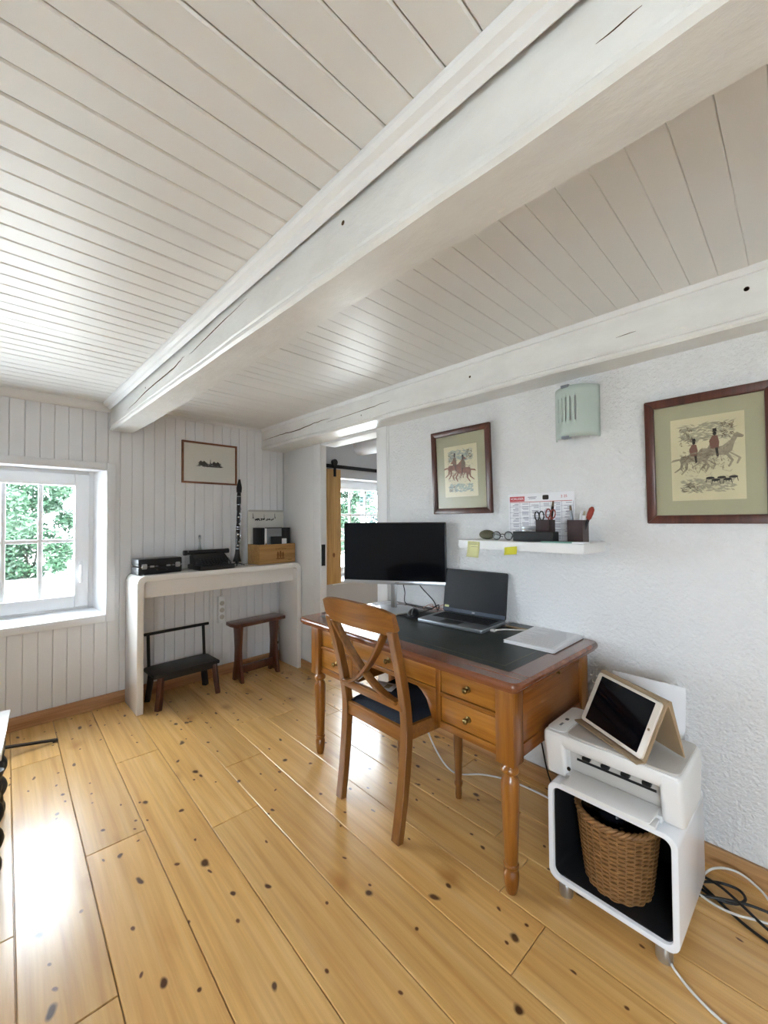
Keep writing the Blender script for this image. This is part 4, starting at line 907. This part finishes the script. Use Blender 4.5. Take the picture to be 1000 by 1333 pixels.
# small stool
k = thing('wooden_stool', 'narrow red-brown wooden stool with waisted board legs under the console', 'stool', (1.625, 3.135, 0), .06)
G().prism([(-.225, -.085), (.215, -.085), (.225, .0), (.215, .085), (-.225, .085), (-.235, 0)], .435, .462).build('seat', 'stool', k, bev=.004)
for x in (-.165, .155):
    prof = [(-.075, 0), (-.04, 0), (-.025, .02), (.025, .02), (.04, 0), (.075, 0), (.068, .06), (.045, .15), (.04, .25), (.05, .36), (.06, .435), (-.06, .435), (-.05, .36), (-.04, .25), (-.045, .15), (-.068, .06)]
    G().prism(prof, x-.012, x+.012, lambda y, z, xx: (xx, y, z)).build('board_leg', 'stool', k, bev=.003)
box((-.16, -.012, .055), (.15, .012, .115)).build('stretcher', 'stool', k, bev=.003)
# power strip, conduit and plug
k = thing('power_strip', 'white power strip hanging upright on the panelled wall under the console', 'power strip', (1.412, YB-.0012, .43)); box((-.028, -.038, 0), (.028, -.001, .215)).build('body', 'sash', k, bev=.006)
for i in range(3): G().lathe([(.019, 0), (.019, .002), (.016, .003)], (0, -.038, .05+i*.055), 18, (0, -1, 0)).build('socket', 'prgrey', k)
G().tube([(0, -.015, .21), (.0, -.012, .28), (.0, -.012, .34)], .0035).build('cord', 'cordw', k)
k = thing('cable_conduit', 'thin grey cable conduit running up the panelled wall beside the power strip', 'conduit', (1.335, YB-.0012, .09)); box((-.010, -.014, 0), (.010, -.001, .70)).build('cover', 'white', k, bev=.002)
k = thing('wall_socket', 'white wall socket with a black plug beside the stool', 'socket', (1.905, YB-.0012, .13)); box((-.036, -.012, 0), (.036, -.001, .075)).build('plate', 'sash', k, bev=.003); G().cyl((0, -.012, .04), (0, -.045, .038), .016).build('plug', 'black', k); G().tube([(0, -.045, .038), (0, -.055, .01), (.01, -.04, -.05), (.02, -.03, -.12)], .0035).build('cord', 'cordb', k)
# ================================================================== CUBE, PRINTER, TABLET
UF, UB, CV0, CV1, Z0, Z1 = .535, .205, .238, .606, .050, .372
cb = wthing('storage_cube', 'white rounded storage cube with a black interior standing on metal feet', 'storage cube', (UF+UB)/2, (CV0+CV1)/2, 0)
cwid, chgt, cdep = CV1-CV0, Z1-Z0, UF-UB; cz = (Z0+Z1)/2
def frx(y, z, x): return (x, y, z)
frame_prism(rrect(cwid, chgt, .032, 6, 0, cz), rrect(cwid-.034, chgt-.034, .022, 6, 0, cz), -cdep/2, cdep/2, frx).build('shell', 'cubewhite', cb, bev=.003)
frame_prism(rrect(cwid-.0342, chgt-.0342, .022, 6, 0, cz), rrect(cwid-.040, chgt-.040, .020, 6, 0, cz), -cdep/2+.012, cdep/2-.004, frx).build('lining', 'blackm', cb)
G().prism(rrect(cwid-.036, chgt-.036, .021, 6, 0, cz), cdep/2-.012, cdep/2-.002, frx).build('back_panel', 'blackm', cb)
for x in (-cdep/2+.03, cdep/2-.03):
    for y in (-cwid/2+.045, cwid/2-.045): G().lathe([(.021, 0), (.022, .004), (.022, .040), (.018, .052)], (x, y, 0), 18).build('foot', 'silver', cb, smooth=50)
# wicker basket
bk = wthing('wicker_basket', 'brown wicker waste basket lined with a black bag inside the cube', 'basket', .412, .432, Z0+.0215)
hb, r0, r1 = .222, .091, .117
def rad(t): return r0+(r1-r0)*t**.85
g = G(); NR, NS = 32, 30
for i in range(NR):
    t = (i+.5)/NR; pts = []; n_ = 90
    for j in range(n_+1):
        a = 2*pi*j/n_; wv = cos(NS/2*a+pi*(i % 2))*.0030; q = rad(t)+wv; pts.append((q*cos(a), q*sin(a), t*hb+.001*sin(3*a+i)))
    g.tube(pts, .0037, n=5, smooth=False)
wv_ = g.build('weave', 'wicker', bk, smooth=70); tag(wv_, kind='stuff')
g = G()
for j in range(NS):
    a = 2*pi*(j+.5)/NS; g.tube([((rad(t))*cos(a), (rad(t))*sin(a), t*hb) for t in (0, .25, .5, .75, 1)], .0035, n=5, k=2)
sk = g.build('stakes', 'wicker', bk); tag(sk, kind='stuff')
g = G()
for p_ in (0, 1, 2):
    g.tube([((r1+.006*cos(14*a+p_*2.09))*cos(a), (r1+.006*cos(14*a+p_*2.09))*sin(a), hb+.003+.006*sin(14*a+p_*2.09)) for a in [2*pi*j/84 for j in range(85)]], .0055, n=6, smooth=False)
g.build('braided_rim', 'wicker', bk, smooth=70)
g = G(); g.lathe([(r0, .002), (r0, .008), (.002, .008)], (0, 0, 0), 32); g.build('bottom', 'wicker', bk)
def bagf(u, v):
    a = 2*pi*u; q = v; rr = (r1-.008)*(1-q); z = hb*.93-.02*sin(pi*q)+.03*noise.noise(Vector((cos(a)*2+q*3, sin(a)*2, q*4)))*(q > .05)
    return (rr*cos(a), rr*sin(a), z)
G().grid(bagf, 40, 10).build('bag_liner', 'bag', bk, smooth=40)
def crum(u, v):
    a = 2*pi*u; t = -pi/2+pi*v; n_ = 1+.35*noise.noise(Vector((cos(a)*cos(t)*2.2, sin(a)*cos(t)*2.2, sin(t)*2.2+7))); return (.036*n_*cos(a)*cos(t)-.02, .036*n_*sin(a)*cos(t)+.005, hb*.96+.022*n_*sin(t))
G().grid(crum, 20, 12).build('crumpled_film', 'bag', bk, smooth=25)
# printer
pr = wthing('printer', 'white inkjet printer on top of the rounded storage cube', 'printer', .395, .428, Z1+.001)
PW, PD, PH = .400, .250, .150; pr.scale = (1, 1, 1.07)
def frz(x, y, z): return (x, y, z)
# front bay is a real opening between two cheeks
def side(poly, y0, y1, g): return g.prism(poly, y0, y1, lambda x, z, y: (x, y, z))
full = [(-.125, .146), (-.125, .112), (-.112, .06), (-.100, 0), (.10, 0), (.105, .03), (.125, .09), (.125, .146)]
side(full, .128, .2, G()).build('cheek', 'prwhite', pr, bev=.014, seg=4); side(full, -.2, -.142, G()).build('cheek', 'prwhite', pr, bev=.014, seg=4)
side([(-.123, .1455), (-.123, .116), (-.112, .100), (.12, .098), (.12, .1455)], -.19, .19, G()).build('scanner_body', 'prwhite', pr, bev=.004)
side([(-.078, .1), (-.066, .0), (.105, 0), (.12, .1)], -.145, .13, G()).build('rear_body', 'prgrey', pr)
side([(-.104, 0), (-.104, .018), (-.06, .024), (-.06, 0)], -.145, .13, G()).build('bay_floor', 'prwhite', pr)
# front paper bay (dark recess framed) and trays
box((-.0775, -.125, .062), (-.070, .105, .068)).build('bay_slot', 'black', pr)
for i in range(4): box((-.092, -.115+i*.058, .076), (-.074, -.090+i*.058, .086)).build('roller', 'black', pr, bev=.003)
G().lathe([(.006, 0), (.006, .003)], (-.108, .120, .040), 12, (1, 0, 0)).build('knob', 'black', pr)
def tilt(x, y, z): return (-PD/2-x, y, z)
G().prism([(-.0, -.135), (.055, -.130), (.062, -.12), (.062, .10), (.055, .11), (-.035, .115), (-.035, -.13)], .020, .024, lambda x, y, z: (-PD/2+.014-x, y, z+.10*max(0, .02-x)*.5)).build('output_tray', 'prwhite', pr, bev=.001)
G().prism([(-.02, -.14), (.030, -.14), (.030, .128), (-.02, .128)], .002, .012, tilt).build('paper_tray', 'prwhite', pr, bev=.002)
# lid
G().prism(rrect(PD-.012, PW-.085, .022, 6, 0, -.035), .1455, .1520, frz).build('scanner_lid', 'prgrey', pr, bev=.002)
G().prism(rrect(PD-.03, .060, .018, 5, 0, .163), .1455, .1490, frz).build('control_panel', 'prwhite', pr, bev=.001)
G().prism(rrect(.016, .012, .004, 3, -.01, .165), .1488, .1498, frz).build('button', 'black', pr); box((-.07, .16, .1488), (-.045, .168, .1494)).build('indicator', 'alu', pr)
# tablet in folding cover
tbx = Vector((.546, .336)); tby = Vector((.421, .545)); c_ = (tbx+tby)/2; dv = tby-tbx
ang = math.atan2(dv.x, dv.y)
tb = wthing('tablet', 'white tablet propped in a tan folding cover on the printer', 'tablet', c_.x-.012, c_.y-.002, Z1+.001+.169, extra=ang)
Lh, Hh, th = .130, .185, radians(63)
R = Matrix.Rotation(pi/2-th, 4, 'Y')
def plate(g, y0, y1, z0, z1, x0, x1, r=.01): return g.prism(rrect(y1-y0, z1-z0, r, 4, (y0+y1)/2, (z0+z1)/2), x0, x1, lambda y, z, x: tuple(R @ Vector((x, y, z))))
cvr = plate(G(), -Lh-.006, Lh+.006, .002, Hh+.012, .009, .016).build('cover', 'tan', tb, bev=.002)
bd = plate(G(), -Lh, Lh, .010, Hh, 0, .008).build('body', 'tabw', tb, bev=.002)
plate(G(), -Lh+.020, Lh-.020, .021, Hh-.009, -.0008, 0, .002).build('screen', 'screen', tb)
G().lathe([(.004, 0), (.004, .001)], R @ Vector((-.001, -Lh+.010, (Hh+.01)/2)), 16, R @ Vector((-1, 0, 0))).build('home_button', 'tan', tb)
box((-.016, -Lh-.006, 0), (.012, Lh+.006, .005)).build('front_lip', 'tan', tb, bev=.002)
xt, zt = (R @ Vector((.016, 0, Hh+.010))).x, (R @ Vector((.016, 0, Hh+.010))).z
G().prism([(xt-.005, zt-.006), (xt-.001, zt+.004), (xt+.008, zt+.002), (xt+.010, zt-.008), (xt+.052, .0), (xt+.047, .0)], -Lh-.006, Lh+.006, lambda x, z, y: (x, y, z)).build('back_prop', 'tan', tb, bev=.001)
ev = wthing('white_folder', 'white card folder standing against the wall behind the tablet', 'folder', .225, .40, Z1+.0015, extra=.0)
Rk = Matrix.Rotation(.17, 4, 'Y'); g = G().box((-.002, -.115, 0), (.002, .115, .300)); g.v = [tuple(Rk @ Vector(p)) for p in g.v]; g.build('sheet', 'paper', ev)
g = G().box((.003, -.110, 0), (.006, .12, .290)); g.v = [tuple(Rk @ Vector(p)) for p in g.v]; g.build('sheet', 'paper', ev)

# ------------------------------------------------------------------ cords on the floor
cord('white_cable', 'white cord running under the desk along the baseboard to the cube', 'cordw', [(.30, 1.42, .30), (.31, 1.30, .12), (.26, 1.22, .010), (.17, 1.12, .006), (.12, 1.02, .006), (.10, .90, .006), (.12, .76, .02), (.10, .66, .006)], .0042)
cord('black_cable', 'black cord hanging from the desk end down to the baseboard', 'cordb', [(.10, .90, .45), (.08, .86, .25), (.05, .84, .08), (.06, .78, .006), (.08, .66, .005)], .0035)
cord('white_cable', 'white cord looping out from the cube foot across the floor', 'cordw', [(.42, .30, .005), (.50, .275, .005), (.54, .235, .005), (.565, .19, .005), (.58, .14, .005), (.60, .03, .005)], .0036)
cord('white_cable', 'upper white cord looping beside the cube along the baseboard', 'cordw', [(.15, .27, .02), (.09, .235, .045), (.05, .18, .045), (.06, .12, .03), (.10, .06, .006), (.12, -.05, .005)], .0036)
cord('white_cable', 'lower white cord curving over the black cords beside the cube', 'cordw', [(.20, .26, .012), (.215, .21, .014), (.21, .16, .016), (.185, .11, .016), (.16, .04, .014), (.15, -.06, .008)], .0036)
bl = [('thick black cord curling in a loop beside the cube', [(.14, .27, .008), (.10, .22, .012), (.09, .17, .014), (.12, .15, .014), (.16, .17, .012), (.18, .22, .010), (.16, .27, .006)]),
      ('black cord running straight across the loops beside the cube', [(.21, .275, .006), (.18, .20, .02), (.145, .13, .022), (.12, .05, .012), (.12, -.05, .006)]),
      ('black cord curving outermost under the white cord beside the cube', [(.13, .28, .006), (.17, .22, .006), (.21, .16, .006), (.235, .10, .006), (.25, .03, .006), (.26, -.06, .006)]),
      ('black cord crossing diagonally over the cord loop beside the cube', [(.11, .27, .015), (.13, .21, .022), (.17, .15, .024), (.20, .09, .014), (.225, .01, .008), (.24, -.06, .012)])]
for lb, p in bl: cord('black_cable', lb, 'cordb', p, .0042)

# ================================================================== LEFT EDGE: low table and stand
lt = thing('side_table', 'low black side table with twisted legs and a white top at the picture edge', 'table', (-.22, 2.25, 0))
G().prism([(-.30, -.235), (.285, -.235), (.328, .235), (-.30, .235)], .405, .425).build('table_top', 'conwhite', lt, bev=.003)
G().prism([(-.27, -.20), (.25, -.20), (.285, .20), (-.27, .20)], .355, .405).build('apron', 'blkwood', lt, bev=.003)
for x, y in ((.262, -.205), (.285, .19), (-.26, -.19), (-.26, .19)):
    g = G(); n_, m_ = 60, 16; vs = []
    for i in range(n_+1):
        z = .36*i/n_; tw = z*55; rr = .019+.010*abs(sin(z*38))
        for j in range(m_):
            a = 2*pi*j/m_; q = rr*(1+.22*cos(2*(a-tw*.5))); vs.append((x+q*cos(a), y+q*sin(a), z))
    g.add(vs, [(i*m_+j, i*m_+(j+1) % m_, (i+1)*m_+(j+1) % m_, (i+1)*m_+j) for i in range(n_) for j in range(m_)]+[list(range(m_)), list(range(n_*m_, n_*m_+m_))]); g.build('twisted_leg', 'blkwood', lt, smooth=60)
ms_ = thing('music_stand', 'folding black music stand, its flat foot bar lying on the floor by the panelled wall', 'music stand', (-.05, 3.02, 0))
for a in (0, 2.2, 4.1):
    L_ = .372 if a == 0 else .28; dx, dy = cos(a), sin(a); G().tube([(.0, .0, .08), (dx*L_*.5, dy*L_*.5, .045), (dx*L_, dy*L_, .011)], 0, k=3, sec=[(-.011, -.005), (.011, -.005), (.011, .005), (-.011, .005)]).build('foot_bar', 'iron', ms_)
    G().box((dx*L_-.012, dy*L_-.012, 0), (dx*L_+.012, dy*L_+.012, .016)).build('rubber_foot', 'iron', ms_, bev=.003)
G().cyl((0, 0, .03), (0, 0, 1.0), .009).build('pole', 'iron', ms_); g = G(); 
for z in (1.0, 1.1, 1.2): g.box((-.24, -.02, z), (.0, -.012, z+.012))
for x in (-.24, -.12, -.012): g.box((x, -.02, 1.0), (x+.012, -.012, 1.212))
g.build('desk_frame', 'iron', ms_)
# sliding pine shutter in the side room
ss = thing('sliding_shutter', 'knotty pine sliding shutter hanging from a black iron rail in the side room', 'shutter', (2.38, YB-.035, .62))
for i in range(3): box((-.26+.173*i, -.012, 0), (-.26+.173*i+.1725, .012, 1.155)).build('plank', 'pine', ss, bev=.003)
box((-.05, -.024, 1.03), (-.02, -.013, 1.22)).build('hanger_strap', 'iron', ss); box((.165, -.024, 1.08), (.19, -.013, 1.22)).build('hanger_strap', 'iron', ss)
for x in (-.035, .178): G().cyl((x, -.026, 1.225), (x, .0, 1.225), .032, n=18).build('roller', 'iron', ss)
rl = thing('shutter_rail', 'black iron rail above the side room window carrying the pine shutter', 'rail', (2.8, YB-.028, 1.79)); box((-.68, -.004, 0), (.75, .004, .036)).build('bar', 'iron', rl)
for x in (-.6, 0, .6): G().cyl((x, .0, .018), (x, .0375, .018), .012).build('stand_off', 'iron', rl)
